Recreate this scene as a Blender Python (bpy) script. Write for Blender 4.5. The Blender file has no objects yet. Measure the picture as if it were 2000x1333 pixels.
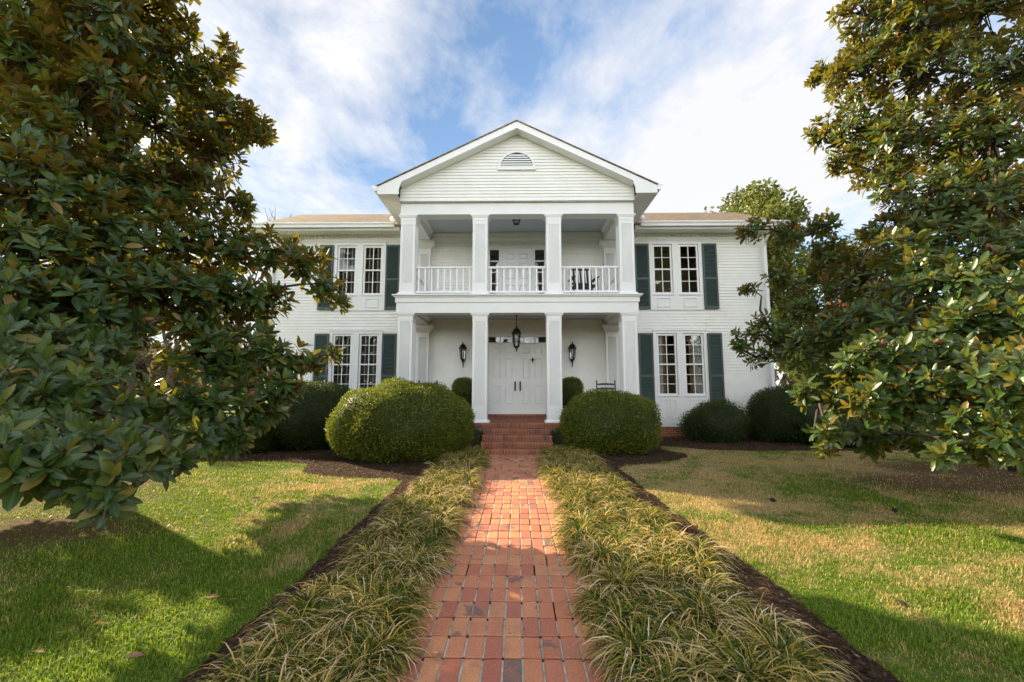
import bpy, bmesh, math, random
import numpy as np
from mathutils import Vector, Matrix
from mathutils.geometry import tessellate_polygon

scene = bpy.context.scene
COL = scene.collection
R = math.radians

# ---------------------------------------------------------------- camera
cam_d = bpy.data.cameras.new("camera")
cam_d.sensor_width = 36.0
cam_d.lens = 15.3
cam_d.clip_start = 0.05
cam_d.clip_end = 2000
cam = bpy.data.objects.new("camera", cam_d)
cam.location = (0, 0, 1.42)
cam.rotation_euler = (R(90 + 6.11), 0, R(0.74))
COL.objects.link(cam)
scene.camera = cam

# ---------------------------------------------------------------- light
SUN = Vector((-0.742, 0.516, 0.428)).normalized()
SUN_EL = math.asin(SUN.z)
SUN_AZ = math.atan2(SUN.x, SUN.y)

world = bpy.data.worlds.new("World")
scene.world = world
world.use_nodes = True
wn, wl = world.node_tree.nodes, world.node_tree.links
wn.clear()


def N(nodes, typ, **kw):
    n = nodes.new(typ)
    for k, v in kw.items():
        if k in n.inputs:
            n.inputs[k].default_value = v
        else:
            setattr(n, k, v)
    return n


def math_node(nodes, links, op, a, b=None, c=None, clamp=False):
    n = nodes.new("ShaderNodeMath")
    n.operation = op
    n.use_clamp = clamp
    for i, v in enumerate((a, b, c)):
        if v is None:
            continue
        if isinstance(v, (int, float)):
            n.inputs[i].default_value = v
        else:
            links.new(v, n.inputs[i])
    return n.outputs[0]


def ramp(nodes, links, fac, stops, interp='LINEAR'):
    n = nodes.new("ShaderNodeValToRGB")
    n.color_ramp.interpolation = interp
    cr = n.color_ramp
    while len(cr.elements) < len(stops):
        cr.elements.new(0.5)
    for e, (p, c) in zip(cr.elements, stops):
        e.position = p
        e.color = (c[0], c[1], c[2], 1) if not isinstance(c, (int, float)) else (c, c, c, 1)
    links.new(fac, n.inputs[0])
    return n.outputs[0]


def mix(nodes, links, fac, a, b, mode='MIX'):
    n = nodes.new("ShaderNodeMix")
    n.data_type = 'RGBA'
    n.blend_type = mode
    for i, v in ((0, fac), (6, a), (7, b)):
        if isinstance(v, (int, float)):
            n.inputs[i].default_value = v
        elif isinstance(v, tuple):
            n.inputs[i].default_value = (v[0], v[1], v[2], 1)
        else:
            links.new(v, n.inputs[i])
    return n.outputs[2]


def build_world():
    M = lambda op, a, b=None, c=None, clamp=False: math_node(wn, wl, op, a, b, c, clamp)
    sky = N(wn, "ShaderNodeTexSky", sky_type='NISHITA', sun_disc=False, sun_elevation=SUN_EL,
            sun_rotation=SUN_AZ, altitude=200, air_density=1.0, dust_density=0.25, ozone_density=1.6)
    tc = wn.new("ShaderNodeTexCoord")
    sep = wn.new("ShaderNodeSeparateXYZ")
    wl.new(tc.outputs["Generated"], sep.inputs[0])
    zz = M('ADD', M('MAXIMUM', sep.outputs[2], 0.0), 0.10)
    u = M('DIVIDE', sep.outputs[0], zz)
    v = M('DIVIDE', sep.outputs[1], zz)
    comb = wn.new("ShaderNodeCombineXYZ")
    wl.new(u, comb.inputs[0])
    wl.new(v, comb.inputs[1])

    def cloud(loc, rot, sc, nscale, detail, rough, dist):
        mp = wn.new("ShaderNodeMapping")
        mp.inputs["Location"].default_value = loc
        mp.inputs["Rotation"].default_value = (0, 0, rot)
        mp.inputs["Scale"].default_value = sc
        wl.new(comb.outputs[0], mp.inputs[0])
        nz = N(wn, "ShaderNodeTexNoise", Scale=nscale, Detail=detail, Roughness=rough, Distortion=dist)
        wl.new(mp.outputs[0], nz.inputs["Vector"])
        return nz.outputs[0]
    big = cloud(CLOUD_LOC, R(CLOUD_ROT), (1.0, 0.62, 1), 0.85, 9, 0.56, 0.35)
    fine = cloud((3.1, 7.7, 0), R(-28), (1.0, 0.70, 1), 3.2, 10, 0.62, 0.25)
    dens = M('ADD', M('MULTIPLY', big, 0.70), M('MULTIPLY', fine, 0.30))
    mask = ramp(wn, wl, dens, [(0.425, 0.0), (0.49, 0.52), (0.55, 0.97)])
    # thin veil towards the horizon
    hz = M('POWER', M('SUBTRACT', 1.0, M('MAXIMUM', sep.outputs[2], 0.0), clamp=True), 7.0)
    mask = M('MAXIMUM', mask, M('MULTIPLY', hz, 0.8), clamp=True)
    # glow of the sun inside the cloud
    dot = wn.new("ShaderNodeVectorMath")
    dot.operation = 'DOT_PRODUCT'
    wl.new(tc.outputs["Generated"], dot.inputs[0])
    dot.inputs[1].default_value = SUN
    dpos = M('MAXIMUM', dot.outputs["Value"], 0.0)
    glow = M('ADD', M('MULTIPLY', M('POWER', dpos, 8.0), 0.5), M('MULTIPLY', M('POWER', dpos, 40.0), 3.0))
    back = M('MULTIPLY', M('MULTIPLY', M('SUBTRACT', 0.2, sep.outputs[1], clamp=True), BACK_FILL), M('MULTIPLY_ADD', M('POWER', M('SUBTRACT', 1.0, M('MAXIMUM', sep.outputs[2], 0.0), clamp=True), 1.5), 2.3, 0.2))  # extra cloud brightness added behind the camera to light the shaded front
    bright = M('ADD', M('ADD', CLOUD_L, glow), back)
    cc = wn.new("ShaderNodeCombineXYZ")
    wl.new(bright, cc.inputs[0])
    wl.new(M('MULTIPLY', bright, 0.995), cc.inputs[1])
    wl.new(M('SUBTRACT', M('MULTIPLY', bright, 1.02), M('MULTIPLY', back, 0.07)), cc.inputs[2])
    lim = wn.new("ShaderNodeVectorMath")
    lim.operation = 'MINIMUM'
    wl.new(sky.outputs[0], lim.inputs[0])
    lim.inputs[1].default_value = (6.5, 6.5, 6.5)
    skyc = mix(wn, wl, 1.0, lim.outputs[0], SKY_TINT, 'MULTIPLY')
    soft = M('DIVIDE', 1.0, M('MULTIPLY_ADD', M('POWER', dpos, 3.0), 1.7, 1.0))
    sc = wn.new("ShaderNodeVectorMath")
    sc.operation = 'SCALE'
    wl.new(skyc, sc.inputs[0])
    wl.new(soft, sc.inputs["Scale"])
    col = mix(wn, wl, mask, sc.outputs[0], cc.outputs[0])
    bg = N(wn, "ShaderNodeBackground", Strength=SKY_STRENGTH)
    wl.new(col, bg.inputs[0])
    out = wn.new("ShaderNodeOutputWorld")
    wl.new(bg.outputs[0], out.inputs[0])


SKY_STRENGTH = 0.10
SKY_TINT = (0.98, 1.04, 1.03)
CLOUD_L = 3.05
BACK_FILL = 9.0  # strength of the added fill in the unseen sky at the back
CLOUD_LOC = (0.72, 2.9, 0.0)
CLOUD_ROT = -15
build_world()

sun_d = bpy.data.lights.new("sun", 'SUN')
sun_d.energy = 4.6
sun_d.angle = R(0.53)
sun_d.color = (1.0, 0.82, 0.55)
sun = bpy.data.objects.new("sun", sun_d)
sun.rotation_euler = (-SUN).to_track_quat('-Z', 'Y').to_euler()
sun.location = SUN * 60
COL.objects.link(sun)

vs = scene.view_settings
vs.view_transform = 'Standard'
vs.look = 'None'
vs.gamma = 1
vs.use_curve_mapping = False
vs.exposure = 1.70
scene.cycles.max_bounces = 8
scene.cycles.diffuse_bounces = 4
scene.cycles.glossy_bounces = 3
scene.cycles.transmission_bounces = 4
scene.cycles.transparent_max_bounces = 12
scene.cycles.sample_clamp_indirect = 5.0
scene.cycles.sample_clamp_direct = 6.0
scene.cycles.use_denoising = True
scene.cycles.denoising_input_passes = 'RGB_ALBEDO_NORMAL'
scene.cycles.denoising_prefilter = 'ACCURATE'

# ---------------------------------------------------------------- material helpers


def new_mat(name):
    m = bpy.data.materials.new(name)
    m.use_nodes = True
    nt = m.node_tree
    nt.nodes.clear()
    out = nt.nodes.new("ShaderNodeOutputMaterial")
    return m, nt.nodes, nt.links, out


def principled(nodes, links, out, color=None, rough=0.6, spec=0.5, metal=0.0, bump=None, bump_str=0.2, bump_dist=0.01):
    p = nodes.new("ShaderNodeBsdfPrincipled")
    p.inputs["Roughness"].default_value = rough
    p.inputs["Specular IOR Level"].default_value = spec
    p.inputs["Metallic"].default_value = metal
    if color is not None:
        if isinstance(color, tuple):
            p.inputs["Base Color"].default_value = (*color, 1)
        else:
            links.new(color, p.inputs["Base Color"])
    if bump is not None:
        b = N(nodes, "ShaderNodeBump", Strength=bump_str, Distance=bump_dist)
        links.new(bump, b.inputs["Height"])
        links.new(b.outputs[0], p.inputs["Normal"])
    if out is not None:
        links.new(p.outputs[0], out.inputs[0])
    return p


def attr(nodes, name):
    a = nodes.new("ShaderNodeAttribute")
    a.attribute_name = name
    return a.outputs["Fac"]


def obj_coord(nodes):
    t = nodes.new("ShaderNodeTexCoord")
    return t.outputs["Object"]


def noise(nodes, links, vec, scale, detail=4, rough=0.55, dist=0.0, mapscale=None):
    if mapscale is not None:
        mp = nodes.new("ShaderNodeMapping")
        mp.inputs["Scale"].default_value = mapscale
        links.new(vec, mp.inputs[0])
        vec = mp.outputs[0]
    n = N(nodes, "ShaderNodeTexNoise", Scale=scale, Detail=detail, Roughness=rough, Distortion=dist)
    links.new(vec, n.inputs["Vector"])
    return n.outputs[0]


def mat_paint(name, c, var=0.06, rough=0.5, spec=0.4, dirt=(0.55, 0.5, 0.4), dirt_amt=0.25, streak=(1.2, 1.2, 8)):
    m, n, l, out = new_mat(name)
    oc = obj_coord(n)
    a = noise(n, l, oc, 2.2, 5, 0.6)
    f = noise(n, l, oc, 9, 6, 0.7, 0.3, streak)
    lo = tuple(x * (1 - var) for x in c)
    hi = tuple(min(1, x * (1 + var)) for x in c)
    base = ramp(n, l, a, [(0.3, lo), (0.7, hi)])
    dm = ramp(n, l, f, [(0.58, 0.0), (0.80, dirt_amt)])
    col = mix(n, l, dm, base, dirt)
    principled(n, l, out, col, rough, spec, bump=f, bump_str=0.06, bump_dist=0.004)
    return m


def mat_flat(name, c, rough=0.5, spec=0.5, metal=0.0, var=0.15, nscale=12):
    m, n, l, out = new_mat(name)
    a = noise(n, l, obj_coord(n), nscale, 5, 0.6)
    col = ramp(n, l, a, [(0.3, tuple(x * (1 - var) for x in c)), (0.7, tuple(x * (1 + var) for x in c))])
    principled(n, l, out, col, rough, spec, metal, bump=a, bump_str=0.08, bump_dist=0.003)
    return m


def mat_brick(name, sat=1.0):
    """per-brick colour from the 'rnd' attribute, speckles and edge wear"""
    m, n, l, out = new_mat(name)
    r = attr(n, "rnd")
    oc = obj_coord(n)
    base = ramp(n, l, r, [(0.0, (0.50, 0.205, 0.100)), (0.30, (0.47, 0.170, 0.090)), (0.52, (0.56, 0.250, 0.120)),
                          (0.70, (0.42, 0.140, 0.085)), (0.93, (0.38, 0.120, 0.08)), (0.96, (0.22, 0.135, 0.105)), (1.0, (0.15, 0.105, 0.09))])
    blot = noise(n, l, oc, 9, 4, 0.6)
    base = mix(n, l, ramp(n, l, blot, [(0.50, 0.0), (0.68, 0.5)]), base, (0.36, 0.125, 0.085))
    stain = noise(n, l, oc, 2.3, 6, 0.65)
    base = mix(n, l, ramp(n, l, stain, [(0.50, 0.0), (0.72, 0.5)]), base, (0.24, 0.145, 0.10))
    fl = noise(n, l, oc, 4.6, 3, 0.5, 0.6)
    base = mix(n, l, ramp(n, l, fl, [(0.635, 0.0), (0.665, 0.75)]), base, (0.14, 0.095, 0.085))
    sp = noise(n, l, oc, 170, 2, 0.5)
    base = mix(n, l, ramp(n, l, sp, [(0.60, 0.0), (0.67, 0.75)]), base, (0.07, 0.03, 0.02))
    sp2 = noise(n, l, oc, 60, 4, 0.6)
    if sat != 1.0:
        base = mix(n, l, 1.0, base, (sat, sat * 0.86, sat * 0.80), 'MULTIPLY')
    base = mix(n, l, ramp(n, l, sp2, [(0.52, 0.0), (0.75, 0.35)]), base, (0.52, 0.30, 0.20))
    h = noise(n, l, oc, 90, 4, 0.7)
    principled(n, l, out, base, 0.78, 0.25, bump=h, bump_str=0.35, bump_dist=0.004)
    return m


def mat_leaf(name, stops, back, rough=0.3, spec=0.5, trans=0.25, trans_col=(0.35, 0.42, 0.03), noise_amt=0.3, back_stops=None):
    m, n, l, out = new_mat(name)
    r = attr(n, "rnd")
    oc = obj_coord(n)
    col = ramp(n, l, r, stops)
    nz = noise(n, l, oc, 14, 3, 0.6)
    hs = nz
    col = mix(n, l, ramp(n, l, nz, [(0.35, 0.0), (0.75, noise_amt)]), col, (0.10, 0.12, 0.02))
    if back is not None:
        e = attr(n, "edge")
        col = mix(n, l, ramp(n, l, e, [(0.0, 0.40), (0.22, 0.0)]), col, (0.13, 0.17, 0.05))
        col = mix(n, l, ramp(n, l, e, [(0.80, 0.0), (1.0, 0.30)]), col, (0.15, 0.17, 0.03))
        geo = n.new("ShaderNodeNewGeometry")
        bk = ramp(n, l, r, back)
        col = mix(n, l, geo.outputs["Backfacing"], col, bk)
    p = principled(n, l, None, col, rough, spec, bump=hs, bump_str=0.1, bump_dist=0.01)
    if back is not None:
        rr = math_node(n, l, 'MULTIPLY_ADD', geo.outputs["Backfacing"], 0.6 - rough, rough)
        l.new(rr, p.inputs["Roughness"])
    t = n.new("ShaderNodeBsdfTranslucent")
    t.inputs[0].default_value = (*trans_col, 1)
    ms = n.new("ShaderNodeMixShader")
    ms.inputs[0].default_value = trans
    l.new(p.outputs[0], ms.inputs[1])
    l.new(t.outputs[0], ms.inputs[2])
    l.new(ms.outputs[0], out.inputs[0])
    return m


MAT = {}
MAT['white'] = mat_paint("white_paint", (0.80, 0.795, 0.78), 0.03, 0.45, 0.4, dirt_amt=0.14)
MAT['siding'] = mat_paint("white_siding_paint", (0.825, 0.81, 0.77), 0.05, 0.55, 0.3, dirt=(0.50, 0.45, 0.36), dirt_amt=0.45, streak=(0.35, 1.2, 5))
MAT['ceiling'] = mat_paint("blue_grey_paint", (0.50, 0.54, 0.58), 0.04, 0.6, 0.3, dirt_amt=0.1)
MAT['green_paint'] = mat_flat("dark_green_paint", (0.062, 0.088, 0.080), 0.5, 0.4, var=0.12, nscale=5)
MAT['black_metal'] = mat_flat("black_iron", (0.018, 0.017, 0.017), 0.45, 0.5, 0.4)
MAT['bronze'] = mat_flat("dark_bronze", (0.07, 0.045, 0.03), 0.4, 0.5, 0.6)
MAT['black_paint'] = mat_flat("dark_slate_paint", (0.022, 0.032, 0.032), 0.5, 0.4)
MAT['brick'] = mat_brick("red_brick")
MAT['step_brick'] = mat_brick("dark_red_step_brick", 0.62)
MAT['mortar'] = mat_flat("grey_mortar", (0.36, 0.335, 0.28), 0.9, 0.1, var=0.35, nscale=14)
MAT['old_mortar'] = mat_flat("weathered_mortar", (0.27, 0.23, 0.18), 0.9, 0.1, var=0.35, nscale=14)
MAT['curtain'] = mat_flat("white_curtain", (0.62, 0.63, 0.60), 0.9, 0.1, var=0.06)
MAT['drape'] = mat_flat("tan_drape", (0.36, 0.22, 0.10), 0.9, 0.1, var=0.2)
MAT['room'] = mat_flat("dim_room_wall", (0.20, 0.14, 0.09), 0.9, 0.1, var=0.3, nscale=2)
MAT['blind'] = mat_flat("pale_blind", (0.50, 0.49, 0.44), 0.7, 0.2, var=0.05)
MAT['dark_void'] = mat_flat("dark_louvre_gap", (0.03, 0.028, 0.025), 0.9, 0.1)
MAT['planter'] = mat_flat("dark_planter", (0.03, 0.03, 0.032), 0.5, 0.4)


def mat_glass():
    m, n, l, out = new_mat("window_glass")
    tr = N(n, "ShaderNodeBsdfTransparent")
    tr.inputs[0].default_value = (0.80, 0.83, 0.82, 1)
    gl = N(n, "ShaderNodeBsdfGlossy", Roughness=0.01)
    gl.inputs[0].default_value = (1, 1, 1, 1)
    nz = noise(n, l, obj_coord(n), 1.6, 2, 0.5)
    b = N(n, "ShaderNodeBump", Strength=0.05, Distance=0.02)
    l.new(nz, b.inputs["Height"])
    l.new(b.outputs[0], gl.inputs["Normal"])
    fr = N(n, "ShaderNodeFresnel", IOR=1.5)
    f2 = math_node(n, l, 'MULTIPLY_ADD', fr.outputs[0], 1.9, 0.0, clamp=True)
    ms = n.new("ShaderNodeMixShader")
    l.new(f2, ms.inputs[0])
    l.new(tr.outputs[0], ms.inputs[1])
    l.new(gl.outputs[0], ms.inputs[2])
    l.new(ms.outputs[0], out.inputs[0])
    return m


MAT['glass'] = mat_glass()


def mat_shingle():
    m, n, l, out = new_mat("tan_shingles")
    oc = obj_coord(n)
    sep = n.new("ShaderNodeSeparateXYZ")
    l.new(oc, sep.inputs[0])
    cb = n.new("ShaderNodeCombineXYZ")
    l.new(math_node(n, l, 'MULTIPLY', sep.outputs[0], 1.0), cb.inputs[0])
    l.new(math_node(n, l, 'MULTIPLY', sep.outputs[2], 2.2), cb.inputs[1])
    bt = N(n, "ShaderNodeTexBrick", Scale=3.2)
    bt.inputs["Color1"].default_value = (0.34, 0.25, 0.165, 1)
    bt.inputs["Color2"].default_value = (0.17, 0.115, 0.072, 1)
    bt.inputs["Mortar"].default_value = (0.10, 0.075, 0.055, 1)
    bt.inputs["Mortar Size"].default_value = 0.02
    bt.inputs["Bias"].default_value = 0.1
    l.new(cb.outputs[0], bt.inputs["Vector"])
    g = noise(n, l, oc, 60, 3, 0.7)
    col = mix(n, l, ramp(n, l, g, [(0.4, 0.0), (0.7, 0.5)]), bt.outputs[0], (0.36, 0.28, 0.2))
    principled(n, l, out, col, 0.9, 0.1, bump=bt.outputs[1], bump_str=0.3)
    return m


MAT['shingle'] = mat_shingle()


def tan_mask(n, l):
    """where the winter lawn has gone straw coloured: same field for ground and blades"""
    geo = n.new("ShaderNodeNewGeometry")
    pos = geo.outputs["Position"]
    a = noise(n, l, pos, 0.55, 3, 0.55)
    b = noise(n, l, pos, 2.3, 4, 0.65)
    sep = n.new("ShaderNodeSeparateXYZ")
    l.new(pos, sep.inputs[0])
    side = math_node(n, l, 'MULTIPLY_ADD', sep.outputs[0], 0.016, 0.0)
    side = math_node(n, l, 'MINIMUM', math_node(n, l, 'MAXIMUM', side, -0.05), 0.022)
    far = math_node(n, l, 'MULTIPLY_ADD', sep.outputs[1], 0.014, -0.06, )
    far = math_node(n, l, 'MINIMUM', math_node(n, l, 'MAXIMUM', far, -0.05), 0.03)
    s = math_node(n, l, 'ADD', math_node(n, l, 'MULTIPLY', a, 0.5), math_node(n, l, 'MULTIPLY', b, 0.5))
    s = math_node(n, l, 'ADD', math_node(n, l, 'ADD', s, side), far)
    return s, pos


def soil_mask(n, l, pos):
    out = None
    for (cx, cy, rx, ry) in SOIL:
        sub = n.new("ShaderNodeVectorMath")
        sub.operation = 'SUBTRACT'
        l.new(pos, sub.inputs[0])
        sub.inputs[1].default_value = (cx, cy, 0)
        mul = n.new("ShaderNodeVectorMath")
        mul.operation = 'MULTIPLY'
        l.new(sub.outputs[0], mul.inputs[0])
        mul.inputs[1].default_value = (1 / rx, 1 / ry, 0)
        ln = n.new("ShaderNodeVectorMath")
        ln.operation = 'LENGTH'
        l.new(mul.outputs[0], ln.inputs[0])
        v = math_node(n, l, 'SUBTRACT', 1.0, ln.outputs["Value"])
        out = v if out is None else math_node(n, l, 'MAXIMUM', out, v)
    return out


SOIL = [(-5.2, 4.5, 2.3, 0.9), (-6.4, 6.2, 2.0, 1.9), (6.6, 6.8, 2.6, 1.3), (7.6, 7.8, 2.0, 1.6)]


def mat_ground():
    m, n, l, out = new_mat("lawn_ground")
    s, pos = tan_mask(n, l)
    f = noise(n, l, pos, 30, 5, 0.7)
    green = ramp(n, l, f, [(0.3, (0.05, 0.075, 0.012)), (0.7, (0.10, 0.14, 0.02))])
    tan = ramp(n, l, f, [(0.3, (0.20, 0.15, 0.065)), (0.7, (0.38, 0.29, 0.14))])
    col = mix(n, l, ramp(n, l, s, [(0.47, 0.0), (0.60, 1.0)]), green, tan)
    sm = soil_mask(n, l, pos)
    sm = math_node(n, l, 'ADD', sm, math_node(n, l, 'MULTIPLY_ADD', noise(n, l, pos, 1.7, 5, 0.7), 1.0, -0.55))
    soil = ramp(n, l, noise(n, l, pos, 18, 5, 0.7), [(0.3, (0.05, 0.028, 0.014)), (0.7, (0.13, 0.075, 0.04))])
    col = mix(n, l, ramp(n, l, sm, [(-0.0, 0.0), (0.6, 0.9)]), col, soil)
    principled(n, l, out, col, 0.95, 0.05, bump=f, bump_str=0.6, bump_dist=0.03)
    return m


def mat_grass():
    m, n, l, out = new_mat("grass_blades")
    s, pos = tan_mask(n, l)
    r = attr(n, "rnd")
    s = math_node(n, l, 'ADD', s, math_node(n, l, 'MULTIPLY_ADD', r, 0.13, -0.065))
    green = ramp(n, l, r, [(0.0, (0.060, 0.130, 0.010)), (0.5, (0.135, 0.225, 0.015)), (1.0, (0.25, 0.28, 0.03))])
    tan = ramp(n, l, r, [(0.0, (0.27, 0.19, 0.075)), (1.0, (0.52, 0.39, 0.18))])
    col = mix(n, l, ramp(n, l, s, [(0.475, 0.0), (0.585, 1.0)]), green, tan)
    p = principled(n, l, None, col, 0.55, 0.25)
    t = n.new("ShaderNodeBsdfTranslucent")
    l.new(mix(n, l, 1.0, col, (1.7, 1.6, 0.9), 'MULTIPLY'), t.inputs[0])
    ms = n.new("ShaderNodeMixShader")
    ms.inputs[0].default_value = 0.35
    l.new(p.outputs[0], ms.inputs[1])
    l.new(t.outputs[0], ms.inputs[2])
    l.new(ms.outputs[0], out.inputs[0])
    return m


def mat_liriope():
    m, n, l, out = new_mat("liriope_blades")
    r = attr(n, "rnd")
    t = attr(n, "along")
    geo = n.new("ShaderNodeNewGeometry")
    patch = noise(n, l, geo.outputs["Position"], 1.8, 3, 0.6)
    green = ramp(n, l, r, [(0.0, (0.020, 0.046, 0.008)), (0.40, (0.070, 0.112, 0.013)), (0.64, (0.23, 0.22, 0.024)),
                           (0.80, (0.44, 0.31, 0.050)), (0.93, (0.50, 0.29, 0.07)), (1.0, (0.60, 0.48, 0.30))])
    tip = ramp(n, l, r, [(0.0, (0.20, 0.16, 0.025)), (0.35, (0.50, 0.33, 0.09)), (0.75, (0.64, 0.46, 0.21)), (1.0, (0.70, 0.60, 0.45))])
    k = math_node(n, l, 'ADD', t, math_node(n, l, 'MULTIPLY_ADD', patch, 0.7, -0.35))
    k = math_node(n, l, 'ADD', k, math_node(n, l, 'MULTIPLY_ADD', r, 0.4, -0.2))
    col = mix(n, l, ramp(n, l, k, [(0.58, 0.0), (0.98, 1.0)]), green, tip)
    p = principled(n, l, None, col, 0.55, 0.12)
    tr = n.new("ShaderNodeBsdfTranslucent")
    l.new(mix(n, l, 1.0, col, (1.5, 1.4, 0.8), 'MULTIPLY'), tr.inputs[0])
    ms = n.new("ShaderNodeMixShader")
    ms.inputs[0].default_value = 0.25
    l.new(p.outputs[0], ms.inputs[1])
    l.new(tr.outputs[0], ms.inputs[2])
    l.new(ms.outputs[0], out.inputs[0])
    return m


def mat_mulch():
    m, n, l, out = new_mat("dark_mulch")
    oc = obj_coord(n)
    f = noise(n, l, oc, 26, 6, 0.75, 0.6)
    g = noise(n, l, oc, 1.5, 4, 0.6)
    col = ramp(n, l, f, [(0.3, (0.020, 0.012, 0.008)), (0.5, (0.055, 0.034, 0.021)), (0.72, (0.19, 0.125, 0.08))])
    col = mix(n, l, ramp(n, l, g, [(0.5, 0.0), (0.75, 0.4)]), col, (0.10, 0.06, 0.036))
    principled(n, l, out, col, 0.95, 0.05, bump=f, bump_str=1.0, bump_dist=0.05)
    return m


def mat_bark(name, a=(0.05, 0.04, 0.032), b=(0.16, 0.13, 0.10)):
    m, n, l, out = new_mat(name)
    oc = obj_coord(n)
    f = noise(n, l, oc, 9, 6, 0.7, 0.4, (1, 1, 0.3))
    col = ramp(n, l, f, [(0.3, a), (0.7, b)])
    principled(n, l, out, col, 0.9, 0.15, bump=f, bump_str=0.8, bump_dist=0.03)
    return m


MAT['ground'] = mat_ground()
MAT['grass'] = mat_grass()
MAT['liriope'] = mat_liriope()
MAT['mulch'] = mat_mulch()
MAT['chip'] = mat_leaf("bark_chip", [(0.0, (0.025, 0.016, 0.010)), (0.6, (0.07, 0.043, 0.026)), (0.9, (0.15, 0.10, 0.06)), (1.0, (0.30, 0.22, 0.14))], None, rough=0.9, spec=0.1, trans=0.0, noise_amt=0.0)
MAT['bark'] = mat_bark("grey_brown_bark", (0.028, 0.022, 0.017), (0.10, 0.08, 0.062))
MAT['pod'] = mat_flat("rusty_seed_pod", (0.16, 0.075, 0.035), 0.8, 0.2, var=0.4, nscale=60)
MAG_STOPS = [(0.0, (0.011, 0.034, 0.010)), (0.50, (0.022, 0.060, 0.013)), (0.84, (0.055, 0.098, 0.016)), (0.94, (0.12, 0.13, 0.022)), (1.0, (0.20, 0.12, 0.03))]
MAG_BACK = [(0.0, (0.30, 0.110, 0.030)), (0.18, (0.14, 0.075, 0.026)), (0.32, (0.060, 0.062, 0.018)), (0.66, (0.075, 0.072, 0.022)), (0.82, (0.20, 0.090, 0.028)), (1.0, (0.34, 0.125, 0.035))]
MAT['magnolia'] = mat_leaf("magnolia_leaf", MAG_STOPS, MAG_BACK, rough=0.33, spec=0.30, trans=0.14, trans_col=(0.54, 0.48, 0.03), noise_amt=0.08)
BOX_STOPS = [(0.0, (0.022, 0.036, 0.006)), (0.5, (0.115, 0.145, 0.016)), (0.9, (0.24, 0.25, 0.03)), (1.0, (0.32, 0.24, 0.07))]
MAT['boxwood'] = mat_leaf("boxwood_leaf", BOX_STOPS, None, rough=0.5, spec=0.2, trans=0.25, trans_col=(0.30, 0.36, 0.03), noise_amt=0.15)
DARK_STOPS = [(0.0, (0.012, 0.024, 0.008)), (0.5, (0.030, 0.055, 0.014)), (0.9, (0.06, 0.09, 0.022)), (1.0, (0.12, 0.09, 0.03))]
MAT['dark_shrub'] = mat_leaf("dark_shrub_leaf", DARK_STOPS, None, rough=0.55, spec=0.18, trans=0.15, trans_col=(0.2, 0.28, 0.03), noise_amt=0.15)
TREE_STOPS = [(0.0, (0.034, 0.052, 0.012)), (0.5, (0.075, 0.10, 0.02)), (1.0, (0.17, 0.16, 0.03))]
MAT['tree_leaf'] = mat_leaf("evergreen_tree_leaf", TREE_STOPS, None, rough=0.45, spec=0.35, trans=0.2, trans_col=(0.3, 0.33, 0.04), noise_amt=0.2)
AUT_STOPS = [(0.0, (0.14, 0.075, 0.04)), (0.5, (0.24, 0.13, 0.07)), (1.0, (0.34, 0.20, 0.11))]
MAT['autumn_leaf'] = mat_leaf("autumn_leaf", AUT_STOPS, None, rough=0.6, spec=0.2, trans=0.3, trans_col=(0.5, 0.28, 0.12), noise_amt=0.05)
WOOD_STOPS = [(0.0, (0.055, 0.05, 0.03)), (0.5, (0.10, 0.085, 0.05)), (1.0, (0.17, 0.12, 0.07))]
MAT['far_leaf'] = mat_leaf("far_wood_leaf", WOOD_STOPS, None, rough=0.7, spec=0.1, trans=0.2, trans_col=(0.25, 0.2, 0.08), noise_amt=0.1)
MAT['fallen'] = mat_flat("dry_leaf", (0.26, 0.14, 0.08), 0.7, 0.2, var=0.35, nscale=20)
MAT['driveway'] = mat_flat("pale_concrete", (0.46, 0.42, 0.36), 0.9, 0.1, var=0.1, nscale=3)

# ---------------------------------------------------------------- mesh helpers


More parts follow.
